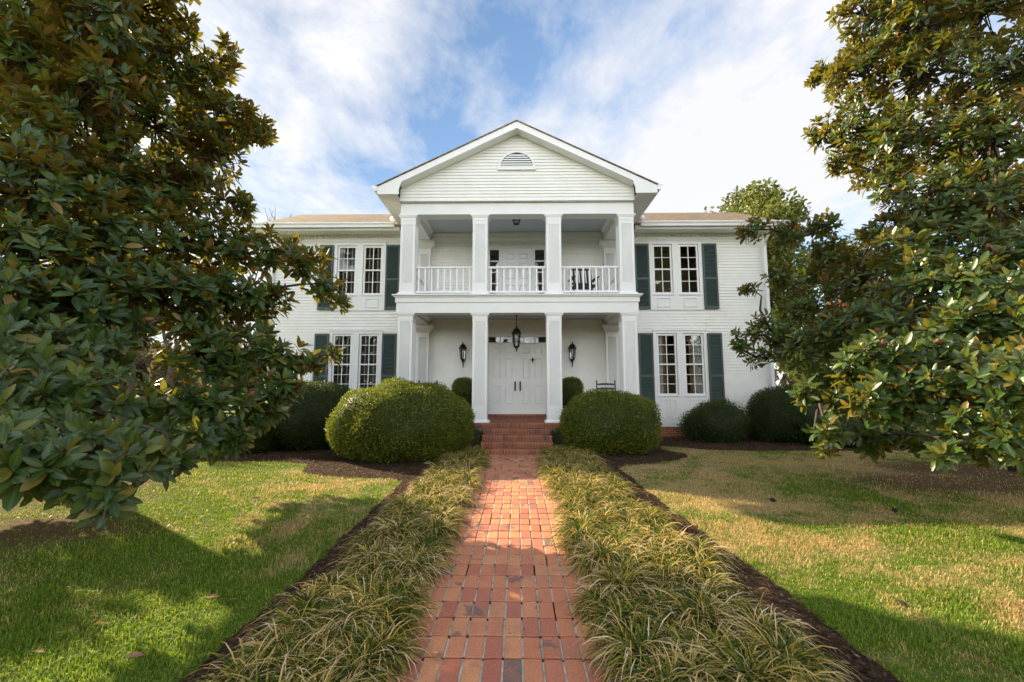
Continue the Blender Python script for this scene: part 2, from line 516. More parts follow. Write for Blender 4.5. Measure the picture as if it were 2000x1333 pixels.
class MB:
    """collects shapes, links them as ONE mesh object"""

    def __init__(self):
        self.v, self.f, self.r = [], [], []
        self.rnd = 0.5

    def add(self, verts, faces):
        o = len(self.v)
        self.v.extend(verts)
        self.f.extend([tuple(i + o for i in fc) for fc in faces])
        self.r.extend([self.rnd] * len(verts))
        return self

    def box(self, x0, x1, y0, y1, z0, z1):
        return self.add([(x0, y0, z0), (x1, y0, z0), (x1, y1, z0), (x0, y1, z0), (x0, y0, z1), (x1, y0, z1), (x1, y1, z1), (x0, y1, z1)],
                        [(0, 3, 2, 1), (4, 5, 6, 7), (0, 1, 5, 4), (1, 2, 6, 5), (2, 3, 7, 6), (3, 0, 4, 7)])

    def cbox(self, x0, x1, y0, y1, z0, z1, c):
        """box with a chamfered top"""
        return self.add([(x0, y0, z0), (x1, y0, z0), (x1, y1, z0), (x0, y1, z0),
                         (x0, y0, z1 - c), (x1, y0, z1 - c), (x1, y1, z1 - c), (x0, y1, z1 - c),
                         (x0 + c, y0 + c, z1), (x1 - c, y0 + c, z1), (x1 - c, y1 - c, z1), (x0 + c, y1 - c, z1)],
                        [(0, 1, 5, 4), (1, 2, 6, 5), (2, 3, 7, 6), (3, 0, 4, 7), (4, 5, 9, 8), (5, 6, 10, 9), (6, 7, 11, 10), (7, 4, 8, 11), (8, 9, 10, 11)])

    def frustum(self, x0, x1, y0, y1, z0, X0, X1, Y0, Y1, z1):
        return self.add([(x0, y0, z0), (x1, y0, z0), (x1, y1, z0), (x0, y1, z0), (X0, Y0, z1), (X1, Y0, z1), (X1, Y1, z1), (X0, Y1, z1)],
                        [(0, 3, 2, 1), (4, 5, 6, 7), (0, 1, 5, 4), (1, 2, 6, 5), (2, 3, 7, 6), (3, 0, 4, 7)])

    def prism_z(self, poly, z0, z1):
        n = len(poly)
        return self.add([(x, y, z0) for x, y in poly] + [(x, y, z1) for x, y in poly],
                        [tuple(range(n - 1, -1, -1)), tuple(range(n, 2 * n))] + [(i, (i + 1) % n, n + (i + 1) % n, n + i) for i in range(n)])

    def prism_y(self, poly, y0, y1):
        """poly in x,z"""
        n = len(poly)
        return self.add([(x, y0, z) for x, z in poly] + [(x, y1, z) for x, z in poly],
                        [tuple(range(n)), tuple(range(2 * n - 1, n - 1, -1))] + [(i, n + i, n + (i + 1) % n, (i + 1) % n) for i in range(n)])

    def prism_x(self, poly, x0, x1):
        """poly in y,z"""
        n = len(poly)
        return self.add([(x0, y, z) for y, z in poly] + [(x1, y, z) for y, z in poly],
                        [tuple(range(n - 1, -1, -1)), tuple(range(n, 2 * n))] + [(i, (i + 1) % n, n + (i + 1) % n, n + i) for i in range(n)])

    def tube(self, pts, rad, sides=6, caps=True):
        pts = [Vector(p) for p in pts]
        if isinstance(rad, (int, float)):
            rad = [rad] * len(pts)
        o = len(self.v)
        vs_, prev = [], None
        for i, p in enumerate(pts):
            d = (pts[min(i + 1, len(pts) - 1)] - pts[max(i - 1, 0)])
            if d.length < 1e-9:
                d = Vector((0, 0, 1))
            d.normalize()
            if prev is None:
                a = d.cross(Vector((0, 0, 1)) if abs(d.z) < 0.9 else Vector((1, 0, 0))).normalized()
            else:
                a = (prev - d * prev.dot(d))
                a = a.normalized() if a.length > 1e-6 else d.orthogonal().normalized()
            prev = a
            b = d.cross(a)
            for k in range(sides):
                t = 2 * math.pi * k / sides
                vs_.append(tuple(p + (a * math.cos(t) + b * math.sin(t)) * rad[i]))
        fs = []
        for i in range(len(pts) - 1):
            for k in range(sides):
                k2 = (k + 1) % sides
                fs.append((i * sides + k, i * sides + k2, (i + 1) * sides + k2, (i + 1) * sides + k))
        if caps:
            fs.append(tuple(range(sides - 1, -1, -1)))
            fs.append(tuple((len(pts) - 1) * sides + k for k in range(sides)))
        return self.add(vs_, fs)

    def lathe(self, prof, sides=12, cx=0, cy=0, rot=0.0):
        """prof: list of (radius, z)"""
        vs_ = []
        for r_, z in prof:
            for k in range(sides):
                t = 2 * math.pi * k / sides + rot
                vs_.append((cx + r_ * math.cos(t), cy + r_ * math.sin(t), z))
        fs = []
        for i in range(len(prof) - 1):
            for k in range(sides):
                k2 = (k + 1) % sides
                fs.append((i * sides + k, i * sides + k2, (i + 1) * sides + k2, (i + 1) * sides + k))
        fs.append(tuple(range(sides - 1, -1, -1)))
        fs.append(tuple((len(prof) - 1) * sides + k for k in range(sides)))
        return self.add(vs_, fs)

    def ball(self, c, r_, seg=8, rings=6):
        prof = [(max(1e-4, math.sin(math.pi * i / rings)) * r_, c[2] - math.cos(math.pi * i / rings) * r_) for i in range(rings + 1)]
        return self.lathe(prof, seg, c[0], c[1])

    def build(self, name, mat, parent=None, smooth=False, bevel=0.0, loc=None, use_rnd=False):
        me = bpy.data.meshes.new(name)
        me.from_pydata(self.v, [], self.f)
        if use_rnd:
            a = me.attributes.new("rnd", 'FLOAT', 'POINT')
            a.data.foreach_set("value", np.array(self.r, dtype=np.float32))
        me.materials.append(mat)
        if smooth:
            me.polygons.foreach_set("use_smooth", [True] * len(me.polygons))
        me.validate()
        me.update()
        o = bpy.data.objects.new(name, me)
        COL.objects.link(o)
        if parent is not None:
            o.parent = parent
        if loc is not None:
            o.location = loc
        if bevel > 0:
            b = o.modifiers.new("bevel", 'BEVEL')
            b.width = bevel
            b.segments = 2
            b.limit_method = 'ANGLE'
        return o


def np_mesh(name, verts, faces_list, mats, parent=None, attrs=None, mat_idx=None, smooth=True):
    """verts (n,3); faces_list: list of int arrays (m,k) with k corners"""
    me = bpy.data.meshes.new(name)
    nv = len(verts)
    me.vertices.add(nv)
    me.vertices.foreach_set("co", np.ascontiguousarray(verts, dtype=np.float32).ravel())
    loops = np.concatenate([f.ravel() for f in faces_list]).astype(np.int32)
    totals = np.concatenate([np.full(len(f), f.shape[1], dtype=np.int32) for f in faces_list])
    starts = np.concatenate([[0], np.cumsum(totals)[:-1]]).astype(np.int32)
    me.loops.add(len(loops))
    me.loops.foreach_set("vertex_index", loops)
    me.polygons.add(len(totals))
    me.polygons.foreach_set("loop_start", starts)
    me.polygons.foreach_set("loop_total", totals)
    if smooth:
        me.polygons.foreach_set("use_smooth", np.ones(len(totals), dtype=bool))
    for m in (mats if isinstance(mats, list) else [mats]):
        me.materials.append(m)
    if mat_idx is not None:
        me.polygons.foreach_set("material_index", mat_idx.astype(np.int32))
    for k, val in (attrs or {}).items():
        a = me.attributes.new(k, 'FLOAT', 'POINT')
        a.data.foreach_set("value", val.astype(np.float32))
    me.update(calc_edges=True)
    o = bpy.data.objects.new(name, me)
    COL.objects.link(o)
    if parent is not None:
        o.parent = parent
    return o


def tag(o, label=None, cat=None, group=None, kind=None):
    if label:
        o['label'] = label
    if cat:
        o['category'] = cat
    if group:
        o['group'] = group
    if kind:
        o['kind'] = kind
    return o


def thing(name, label, cat, loc=(0, 0, 0), rz=0.0, group=None):
    o = bpy.data.objects.new(name, None)
    o.empty_display_size = 0.2
    o.location = loc
    o.rotation_euler = (0, 0, rz)
    COL.objects.link(o)
    return tag(o, label, cat, group)


def copy_tree(o, parent=None):
    c = o.copy()
    COL.objects.link(c)
    if parent is not None:
        c.parent = parent
    for ch in list(o.children):
        copy_tree(ch, c)
    return c


def normalize(a):
    return a / np.maximum(np.linalg.norm(a, axis=1, keepdims=True), 1e-9)


LEAF_T = np.array([(0.0, 0.0), (0.20, -0.72), (0.20, 0), (0.20, 0.72), (0.52, -1), (0.52, 0), (0.52, 1), (0.82, -0.66), (0.82, 0), (0.82, 0.66), (1.0, 0.0)])
LEAF_N = len(LEAF_T)
LEAF_EDGE = np.abs(LEAF_T[:, 1])
SMALL_T = np.array([(0.0, 0.0), (0.5, -1), (0.5, 1), (1.0, 0.0)])


def leaves(P, D, Nn, L, W, droop, fold):
    """arrays -> verts, tris, quads; a folded, curved leaf of LEAF_N verts"""
    n = len(P)
    D = normalize(D)
    S = normalize(np.cross(D, Nn))
    Nn = np.cross(S, D)
    u = LEAF_T[:, 0][None, :, None]
    w = LEAF_T[:, 1][None, :, None]
    V = (P[:, None, :] + D[:, None, :] * (u * L[:, None, None]) + S[:, None, :] * (w * W[:, None, None] * 0.5)
         + Nn[:, None, :] * (np.abs(w) * (W * fold)[:, None, None] - (u ** 2) * (droop * L)[:, None, None]))
    base = (np.arange(n) * LEAF_N)[:, None]
    t = np.array([(0, 2, 1), (0, 3, 2), (7, 8, 10), (8, 9, 10)])
    q = np.array([(1, 2, 5, 4), (2, 3, 6, 5), (4, 5, 8, 7), (5, 6, 9, 8)])
    T = (base[:, :, None] + t[None]).reshape(-1, 3)
    Q = (base[:, :, None] + q[None]).reshape(-1, 4)
    return V.reshape(-1, 3), T, Q


def small_leaves(P, D, Nn, L, W, fold):
    """tiny shrub leaves: two folded triangles each"""
    n = len(P)
    D = normalize(D)
    S = normalize(np.cross(D, Nn))
    Nn = np.cross(S, D)
    u = SMALL_T[:, 0][None, :, None]
    w = SMALL_T[:, 1][None, :, None]
    V = P[:, None, :] + D[:, None, :] * (u * L[:, None, None]) + S[:, None, :] * (w * W[:, None, None] * 0.5) + Nn[:, None, :] * (np.abs(w) * (W * fold)[:, None, None])
    base = (np.arange(n) * 4)[:, None]
    T = (base[:, :, None] + np.array([(0, 3, 1), (0, 2, 3)])[None]).reshape(-1, 3)
    return V.reshape(-1, 3), T


# ================================================================ HOUSE
HX, WY = -0.015, 12.85          # house origin: door axis, front wall plane
house = thing('house', 'white two-storey clapboard house with a columned porch, balcony and dark green shutters', 'house', (HX, WY, 0))
W_ = MAT['white']
PF = -2.25                       # porch front edge (house y)
CF = -2.15                       # column front face
FLOOR1, FLOOR2 = 0.57, 3.74
CEIL1, CEIL2 = 3.42, 6.12
BEAM1, BEAM2 = (3.27, 3.70), (5.82, 6.12)
HW = 7.45                        # half width
HD = 5.2                         # depth


def siding(mb, x0, x1, z0, z1, y, openings=(), lim=None, expo=0.0885, face=-1, lap=0.019):
    """clapboards as lapped strips; lim(z)->(xa,xb) trims a gable; openings (xa,xb,za,zb)"""
    z = z0
    jr = random.Random(int(z0 * 1000) + 3)
    while z < z1 - 1e-4:
        zt = min(z + expo * (1 + jr.uniform(-0.03, 0.03)), z1)
        cuts = sorted({z, zt, *[c for o in openings for c in (o[2], o[3]) if z < c < zt]})
        for za, zb in zip(cuts[:-1], cuts[1:]):
            spans = [(x0, x1)]
            for (oa, ob, oz0, oz1) in openings:
                if oz0 < zb - 1e-5 and oz1 > za + 1e-5:
                    ns = []
                    for a, b in spans:
                        if ob <= a or oa >= b:
                            ns.append((a, b))
                        else:
                            if oa > a:
                                ns.append((a, oa))
                            if ob < b:
                                ns.append((ob, b))
                    spans = ns
            ya = y + face * lap * (1 - (za - z) / expo)
            yb = y + face * lap * (1 - (zb - z) / expo)
            if len(cuts) == 2 and not lim:
                ns = []
                for a, b in spans:          # butt joints between boards
                    q = a
                    while b - q > 2.2:
                        e = q + jr.uniform(1.4, 4.2)
                        if e > b - 0.5:
                            break
                        ns.append((q, e - 0.004))
                        q = e
                    ns.append((q, b))
                spans = ns
            for a, b in spans:
                if lim:
                    a0, b0 = lim(za)
                    a1, b1 = lim(zb)
                    if b0 - a0 < 0.01:
                        continue
                    A0, B0, A1, B1 = max(a, a0), min(b, b0), max(a, a1), min(b, b1)
                    if A1 > B1:
                        A1 = B1 = 0.5 * (A1 + B1)
                else:
                    A0, B0, A1, B1 = a, b, a, b
                mb.add([(A0, ya, za), (B0, ya, za), (B1, yb, zb), (A1, yb, zb), (A0, y, za), (B0, y, za)],
                       [(0, 1, 2, 3), (4, 5, 1, 0)])
        z = zt


# window units: centre x, casing half width, z0, z1, glass z0, z1, rows per sash
UP = dict(z0=3.715, z1=5.82, g0=4.25, g1=5.66, cx=4.765, rows=2)
LO = dict(z0=0.40, z1=3.10, g0=1.25, g1=2.95, cx=4.800, rows=3)
UNIT_W = 0.785
OPEN = []
for sx in (-1, 1):
    for d in (UP, LO):
        OPEN.append((sx * d['cx'] - UNIT_W + 0.01, sx * d['cx'] + UNIT_W - 0.01, d['z0'] + 0.01, d['z1'] - 0.01))
OPEN.append((-0.98, 1.01, 0.57, 3.0))
OPEN.append((-0.93, 0.93, FLOOR2, 5.72))
mb = MB()
siding(mb, -HW + 0.06, HW - 0.06, 0.41, 5.86, 0.0, OPEN)
wall = mb.build('wall', MAT['siding'], house)
mb = MB()                        # side and rear walls
for s in (-1, 1):
    mb.box(s * HW - 0.05, s * HW + 0.05, 0.03, HD, 0.41, 6.15) if False else None
    x = s * (HW - 0.02)
    mb.add([(x, 0, 0.41), (x, HD, 0.41), (x, HD, 6.15), (x, HD / 2, 7.72), (x, 0, 6.15)], [(0, 1, 2, 3, 4) if s > 0 else (4, 3, 2, 1, 0)])
mb.add([(-HW, HD, 0.41), (HW, HD, 0.41), (HW, HD, 6.15), (-HW, HD, 6.15)], [(3, 2, 1, 0)])
mb.build('rear_wall', MAT['siding'], house)
mb = MB()
for s in (-1, 1):
    x = s * (HW - 0.07)
    mb.box(min(x, x + s * 0.13), max(x, x + s * 0.13), -0.03, 0.10, 0.41, 5.86)
    mb.build('corner_board', W_, house, bevel=0.004)
    mb = MB()
# base trim, frieze
mb = MB()
mb.box(-HW - 0.005, HW + 0.005, -0.032, -0.001, 0.30, 0.375)
mb.box(-HW - 0.005, HW + 0.005, -0.045, -0.001, 0.375, 0.408)
mb.build('base_trim', W_, house, bevel=0.004)
mb = MB()
for xa, xb in ((-HW, -2.62), (-2.62, 2.62), (2.62, HW)):
    mb.box(xa, xb, -0.028, 0.03, 5.86, 5.95)
mb.build('frieze_board', W_, house)
mb = MB()
mb.box(-HW, HW, -0.030, 0.0, 5.952, 6.05)
k = -HW + 0.03
while k < HW:
    mb.box(k, k + 0.055, -0.075, -0.028, 5.965, 6.012)
    k += 0.104
mb.box(-HW, HW, -0.085, -0.02, 6.014, 6.052)
mb.box(-2.6, 2.6, -0.04, 0.0, 6.053, 6.118)
mb.build('dentil_moulding', W_, house)

# foundation: brick courses
def brick_wall(mb, x0, x1, y0, y1, z0, z1, axis='x', bl=0.205, bh=0.058, j=0.009, rng=random.Random(4)):
    z, c = z0, 0
    while z < z1 - 0.01:
        zt = min(z + bh, z1)
        x = x0 - (0.5 * (bl + j) if c % 2 else 0)
        while x < x1:
            a, b = max(x, x0), min(x + bl, x1)
            if b - a > 0.02:
                mb.rnd = rng.random()
                mb.box(a, b, y0 - rng.random() * 0.003, y1, z, zt)
            x += bl + j
        z += bh + j
        c += 1


mb = MB()
brick_wall(mb, -HW + 0.03, -3.1, -0.012, 0.05, 0.0, 0.298)
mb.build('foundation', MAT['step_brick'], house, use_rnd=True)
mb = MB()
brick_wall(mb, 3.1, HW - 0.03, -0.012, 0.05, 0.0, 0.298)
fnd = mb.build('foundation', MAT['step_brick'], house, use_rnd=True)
MB().box(-HW + 0.025, HW - 0.025, -0.004, HD - 0.03, -0.1, 0.297).build('mortar_core', MAT['mortar'], fnd)
mb = MB()
mb.box(4.86, 5.3, -0.022, -0.013, 0.08, 0.26)
for i in range(5):
    mb.box(4.88, 5.28, -0.034, -0.022, 0.095 + i * 0.033, 0.113 + i * 0.033)
mb.build('crawl_vent', MAT['black_metal'], fnd)

# ---- main roof
EZ, RZ, RY = 6.20, 7.80, 2.6
RX = 7.98
mb = MB()
y0, y1 = -0.52, HD + 0.52
rz_rear = EZ
top = 0.05
mb.prism_x([(y0, EZ), (RY, RZ), (y1, EZ), (y1, EZ - 0.06), (RY, RZ - 0.07), (y0, EZ - 0.06)], -RX, RX)
roof = mb.build('roof', MAT['shingle'], house)
for s in (-1, 1):                # side rake boards, one for each gable end
    mb = MB()
    x = s * (RX - 0.02)
    mb.prism_x([(y0, EZ - 0.06), (RY, RZ - 0.072), (y1, EZ - 0.06), (y1, EZ - 0.2), (RY, RZ - 0.22), (y0, EZ - 0.2)], min(x, x - s * 0.03), max(x, x - s * 0.03))
    mb.build('rake_board', W_, house)
mb = MB()                        # fascia + soffit, front of both wings
for xa, xb in ((-RX + 0.01, -3.46), (3.46, RX - 0.01)):
    mb = MB()
    mb.box(xa, xb, -0.50, -0.475, 6.02, 6.135)
    mb.box(xa, xb, -0.474, -0.03, 6.054, 6.075)
    mb.frustum(xa, xb, -0.515, -0.501, 6.02, xa, xb, -0.55, -0.501, 6.07)
    mb.build('eave_trim', W_, house)
mb = MB()
mb.box(-RX + 0.02, RX - 0.02, HD + 0.45, HD + 0.5, 6.0, 6.135)
mb.box(-RX + 0.02, RX - 0.02, HD, HD + 0.45, 6.05, 6.07)
mb.build('rear_eave_trim', W_, house)


def gutter(x0, x1):
    mb = MB()
    mb.prism_x([(-0.525, 6.21), (-0.66, 6.22), (-0.665, 6.19), (-0.63, 6.15), (-0.62, 6.085), (-0.525, 6.085)], x0, x1)
    return mb.build('gutter', W_, house)


gutter(-RX + 0.01, -3.60)
gutter(3.60, RX - 0.01)
for s in (-1, 1):
    mb = MB()
    xs = s * 7.40
    mb.tube([(xs, -0.56, 6.08), (xs, -0.50, 5.99), (xs, -0.12, 5.72), (xs, -0.075, 5.6), (xs, -0.075, 0.35), (xs, -0.2, 0.2)], 0.04, 6)
    mb.build('downspout', W_, house)
    # pale splash elbow where the portico gutter drops onto the wing roof
    mb = MB()
    mb.lathe([(0.01, 6.30), (0.10, 6.31), (0.13, 6.36), (0.10, 6.42), (0.02, 6.44)], 12, s * 3.62, -0.50)
    mb.build('roof_vent', W_, house, smooth=True)

# ---- portico roof
PK, SL = 8.10, 0.487             # peak, slope
YF = -2.55                       # rake face
EX = 3.46                        # eave half width
mb = MB()
zt = lambda x: PK - SL * abs(x)
mb.prism_y([(-EX - 0.03, zt(EX) - 0.005), (0, PK + 0.012), (EX + 0.03, zt(EX) - 0.005), (EX + 0.03, zt(EX) - 0.03), (0, PK - 0.012), (-EX - 0.03, zt(EX) - 0.03)], YF - 0.03, RY + 0.4)
mb.build('portico_roof', MAT['shingle'], house)
mb = MB()                        # rake fascia with the eave returns
XR = 2.93
for s in (-1, 1):
    pts = [(0, PK - 0.014), (s * EX, zt(EX) - 0.032), (s * EX, 6.19), (s * XR, 6.19), (s * XR, 6.33), (s * (XR - 0.06), zt(XR - 0.06) - 0.19), (0, PK - 0.19)]
    if s < 0:
        pts = pts[::-1]
    mb.prism_y(pts, YF, YF + 0.03)
mb.build('rake_fascia', W_, house)
mb = MB()                        # sloping soffit behind the fascia
for s in (-1, 1):
    a = [(0, PK - 0.185), (s * XR, zt(XR) - 0.185), (s * XR, zt(XR) - 0.16), (0, PK - 0.16)]
    if s < 0:
        a = a[::-1]
    mb.prism_y(a, YF + 0.031, -2.24)
mb.build('rake_soffit', W_, house)
for s in (-1, 1):                # boxed side eaves running back to the wall
    mb = MB()
    xa, xb = sorted((s * 2.985, s * (EX - 0.02)))
    mb.box(xa, xb, YF + 0.031, -0.02, 6.192, 6.215)
    xa, xb = sorted((s * (EX - 0.02), s * EX))
    mb.box(xa, xb, YF + 0.031, -0.45, 6.192, zt(EX) - 0.034)
    mb.build('side_soffit', W_, house)
    mb = MB()
    g = [(EX + 0.003, 6.40), (EX + 0.13, 6.41), (EX + 0.135, 6.37), (EX + 0.09, 6.32), (EX + 0.08, 6.27), (EX + 0.003, 6.27)]
    pts = [(s * a, b) for a, b in g]
    mb.prism_y(pts if s > 0 else pts[::-1], YF - 0.02, -0.35)
    mb.build('gutter', W_, house)
# gable wall
mb = MB()
GY = -2.22
siding(mb, -2.95, 2.95, 6.165, PK - 0.16, GY, lim=lambda z: (-min(2.95, (PK - 0.165 - z) / SL), min(2.95, (PK - 0.165 - z) / SL)), expo=0.0835)
mb.build('gable_wall', MAT['siding'], house)
mb = MB()
mb.add([(-3, GY + 0.02, 6.12), (3, GY + 0.02, 6.12), (0, GY + 0.02, PK - 0.12)], [(2, 1, 0)])
mb.build('gable_backing', MAT['siding'], house)
for s in (-1, 1):
    mb = MB()
    xa, xb = sorted((s * 2.93, s * 2.98))
    mb.box(xa, xb, GY - 0.012, -0.02, 6.135, zt(2.98) - 0.035)
    mb.build('gable_side', MAT['siding'], house)
mb = MB()
mb.box(-2.985, 2.985, GY - 0.035, GY + 0.12, 6.135, 6.163)
mb.build('gable_drip_trim', W_, house)
# half-round vent
mb = MB()
vz, vr = 6.985, 0.475
A = [math.pi * i / 20 for i in range(21)]
outer = [(vr * math.cos(a), vz + vr * math.sin(a)) for a in A]
inner = [((vr - 0.055) * math.cos(a), vz + 0.03 + (vr - 0.075) * math.sin(a)) for a in A]
vs_, fs_ = [], []
for y in (GY - 0.06, GY - 0.005):
    vs_ += [(x, y, z) for x, z in outer] + [(x, y, z) for x, z in inner]
n = 21
for i in range(n - 1):
    fs_ += [(i, n + i, n + i + 1, i + 1), (i, i + 1, 2 * n + i + 1, 2 * n + i), (n + i, 3 * n + i, 3 * n + i + 1, n + i + 1)]
mb.add(vs_, fs_)
mb.box(-vr - 0.015, vr + 0.015, GY - 0.066, GY - 0.004, vz - 0.035, vz + 0.028)
vent = mb.build('louvre_vent', W_, house)
mb = MB()
mb.add([(x, GY - 0.016, z) for x, z in inner], [tuple(range(21))])
mb.build('backing', MAT['dark_void'], vent)
mb = MB()
for i in range(6):
    z = vz + 0.045 + i * 0.06
    hw = math.sqrt(max(0.002, (vr - 0.06) ** 2 - (max(0, (z + 0.03 - vz - 0.03)) * (vr - 0.06) / (vr - 0.075)) ** 2))
    mb.add([(-hw, GY - 0.052, z), (hw, GY - 0.052, z), (hw, GY - 0.02, z + 0.05), (-hw, GY - 0.02, z + 0.05), (-hw, GY - 0.05, z - 0.006), (hw, GY - 0.05, z - 0.006)],
           [(0, 1, 2, 3), (4, 5, 1, 0)])
mb.build('slats', W_, vent)

# ---- porch structure
mb = MB()                        # upper beam (front + sides)
mb.box(-2.975, 2.975, CF - 0.006, CF + 0.34, BEAM2[0], BEAM2[1] + 0.012)
for s in (-1, 1):
    xa, xb = sorted((s * 2.60, s * 2.975))
    mb.box(xa, xb, CF + 0.342, -0.1, BEAM2[0], BEAM2[1] + 0.06)
mb.build('upper_beam', W_, house, bevel=0.004)
mb = MB()                        # balcony edge beam: fascia, band, drip lip
for (z0, z1, o) in ((3.27, 3.535, 0.03), (3.537, 3.665, 0.055), (3.667, 3.70, 0.085), (3.702, 3.73, 0.125)):
    mb.box(-2.985 - o, 2.985 + o, CF - o, CF + 0.32, z0, z1)
    for s in (-1, 1):
        xa, xb = sorted((s * 2.62, s * (2.985 + o)))
        mb.box(xa, xb, CF + 0.322, -0.03, z0, z1)
mb.build('balcony_beam', W_, house)
MB().box(-2.61, 2.61, CF + 0.325, -0.03, 3.45, 3.715).build('balcony_floor', MAT['ceiling'], house)
mb = MB()
mb.box(-2.6, 2.6, CF + 0.323, -0.02, CEIL1, CEIL1 + 0.025)
mb.build('porch_ceiling', MAT['ceiling'], house)
mb = MB()
mb.box(-2.6, 2.6, CF + 0.342, -0.01, CEIL2, CEIL2 + 0.025)
mb.build('balcony_ceiling', MAT['ceiling'], house)
mb = MB()                        # small crown moulding around both ceilings
for zc in (CEIL1, CEIL2):
    mb = MB()
    yb = CF + (0.322 if zc == CEIL1 else 0.342)
    mb.prism_x([(yb, zc - 0.07), (yb, zc - 0.002), (yb + 0.06, zc - 0.002)], -2.6, 2.6)
    for s in (-1, 1):
        p = [(s * 2.598, zc - 0.07), (s * 2.598, zc - 0.002), (s * 2.53, zc - 0.002)]
        mb.prism_y(p if s > 0 else p[::-1], yb + 0.0605, -0.1)
    if zc == CEIL1:
        mb.prism_x([(-0.016, CEIL1 - 0.07), (-0.07, CEIL1 - 0.002), (-0.016, CEIL1 - 0.002)], -2.52, 2.52)
    mb.build('ceiling_moulding', W_, house)


def fluted_poly(w, d, nf, depth=0.02):
    """outline of a square shaft with grooved front, left and right faces (x centred, y from 0 back)"""
    def edge(a, b, inward):
        out = []
        L = (Vector(b) - Vector(a))
        ln = L.length
        t = L / ln
        m = 0.055
        step = (ln - 2 * m) / nf
        out.append(a)
        for i in range(nf):
            c0 = m + i * step + step * 0.22
            c1 = m + (i + 1) * step - step * 0.22
            for c, dd in ((c0, 0), (c0 + step * 0.14, depth), (c1 - step * 0.14, depth), (c1, 0)):
                p = Vector(a) + t * c + Vector(inward) * dd
                out.append((p.x, p.y))
        return out
    h = w / 2
    poly = edge((-h, 0), (h, 0), (0, 1)) + edge((h, 0), (h, d), (-1, 0)) + [(h, d)] + edge((-h, d), (-h, 0), (1, 0))
    return poly


def column(cx, w, z0, z1, flute0, flute1, cap=True):
    h = w / 2
    y0 = CF
    mb = MB()
    poly = [(cx + x, y0 + 0.002 + y) for x, y in fluted_poly(w - 0.006, w - 0.004, 9)]
    mb.prism_z(poly, flute0, flute1)
    c = mb.build('column', W_, house)
    mb = MB()
    mb.box(cx - h, cx + h, y0, y0 + w, z0 + 0.06, flute0)
    mb.frustum(cx - h - 0.055, cx + h + 0.055, y0 - 0.055, y0 + w + 0.055, z0 + 0.02, cx - h - 0.002, cx + h + 0.002, y0 - 0.002, y0 + w + 0.002, z0 + 0.075)
    mb.box(cx - h - 0.06, cx + h + 0.06, y0 - 0.06, y0 + w + 0.06, z0, z0 + 0.02)
    mb.build('base', W_, c, bevel=0.004)
    mb = MB()
    mb.box(cx - h, cx + h, y0, y0 + w, flute1, z1 - 0.002)
    mb.box(cx - h - 0.008, cx + h + 0.008, y0 - 0.008, y0 + w + 0.008, z1 - 0.155, z1 - 0.14)
    mb.frustum(cx - h - 0.002, cx + h + 0.002, y0 - 0.004, y0 + w, z1 - 0.085, cx - h - 0.05, cx + h + 0.05, y0 - 0.026, y0 + w + 0.05, z1 - 0.022)
    mb.box(cx - h - 0.053, cx + h + 0.053, y0 - 0.028, y0 + w + 0.053, z1 - 0.022, z1 - 0.003)
    mb.build('capital', W_, c)
    return c


for cx in (-2.785, -0.92, 0.92, 2.785):
    column(cx, 0.372, FLOOR1 + 0.001, BEAM1[0], 0.98, 3.06)
for cx in (-2.775, -0.935, 0.935, 2.775):
    column(cx, 0.380, FLOOR2 - 0.009, BEAM2[0], 4.04, 5.56)


def pilaster(cx, z0, z1, flute0, flute1):
    w = 0.35
    mb = MB()
    poly = [(cx + x, -0.12 + y) for x, y in fluted_poly(w, 0.10, 8, 0.024)]
    mb.prism_z(poly, flute0, flute1)
    p = mb.build('pilaster', W_, house)
    mb = MB()
    mb.box(cx - w / 2 - 0.01, cx + w / 2 + 0.01, -0.13, -0.02, z0, flute0)
    mb.build('base', W_, p)
    mb = MB()
    mb.box(cx - w / 2 - 0.005, cx + w / 2 + 0.005, -0.125, -0.02, flute1, z1)
    mb.frustum(cx - w / 2 - 0.008, cx + w / 2 + 0.008, -0.13, -0.02, z1 - 0.24, cx - w / 2 - 0.12, cx + w / 2 + 0.12, -0.24, -0.02, z1 - 0.1)
    mb.box(cx - w / 2 - 0.125, cx + w / 2 + 0.125, -0.245, -0.02, z1 - 0.1, z1 - 0.002)
    mb.build('capital', W_, p)


for s in (-1, 1):
    pilaster(s * 2.78, FLOOR1, 3.27, 0.9, 2.90)
    pilaster(s * 2.78, FLOOR2, 5.82, 4.05, 5.42)


def railing(xa, xb, y, nb, side=None):
    """front bay between xa and xb; with side=True xa, xb are the y limits at x = y"""
    z0, z1 = 3.815, 4.50
    P = (lambda a, b, c0, c1, e, f: (c0, c1, a, b, e, f)) if side else (lambda a, b, c0, c1, e, f: (a, b, c0, c1, e, f))
    mb = MB()
    mb.box(*P(xa, xb, y - 0.032, y + 0.032, z1 - 0.045, z1))
    mb.box(*P(xa, xb, y - 0.02, y + 0.02, z1 - 0.06, z1 - 0.046))
    mb.box(*P(xa, xb, y - 0.027, y + 0.027, z0, z0 + 0.05))
    r_ = mb.build('railing', W_, house, bevel=0.006)
    for i in range(nb):
        c = xa + (xb - xa) * (i + 0.5) / nb
        b = MB()
        b.box(*P(c - 0.019, c + 0.019, y - 0.019, y + 0.019, z0 + 0.05, z1 - 0.06))
        b.build('baluster', W_, r_)


ry = CF + 0.17
railing(-2.585, -1.125, ry, 9)
railing(-0.745, 0.745, ry, 9)
railing(1.125, 2.585, ry, 9)
for s in (-1, 1):
    railing(CF + 0.382, -0.135, s * 2.775, 9, side=True)

# ---- windows


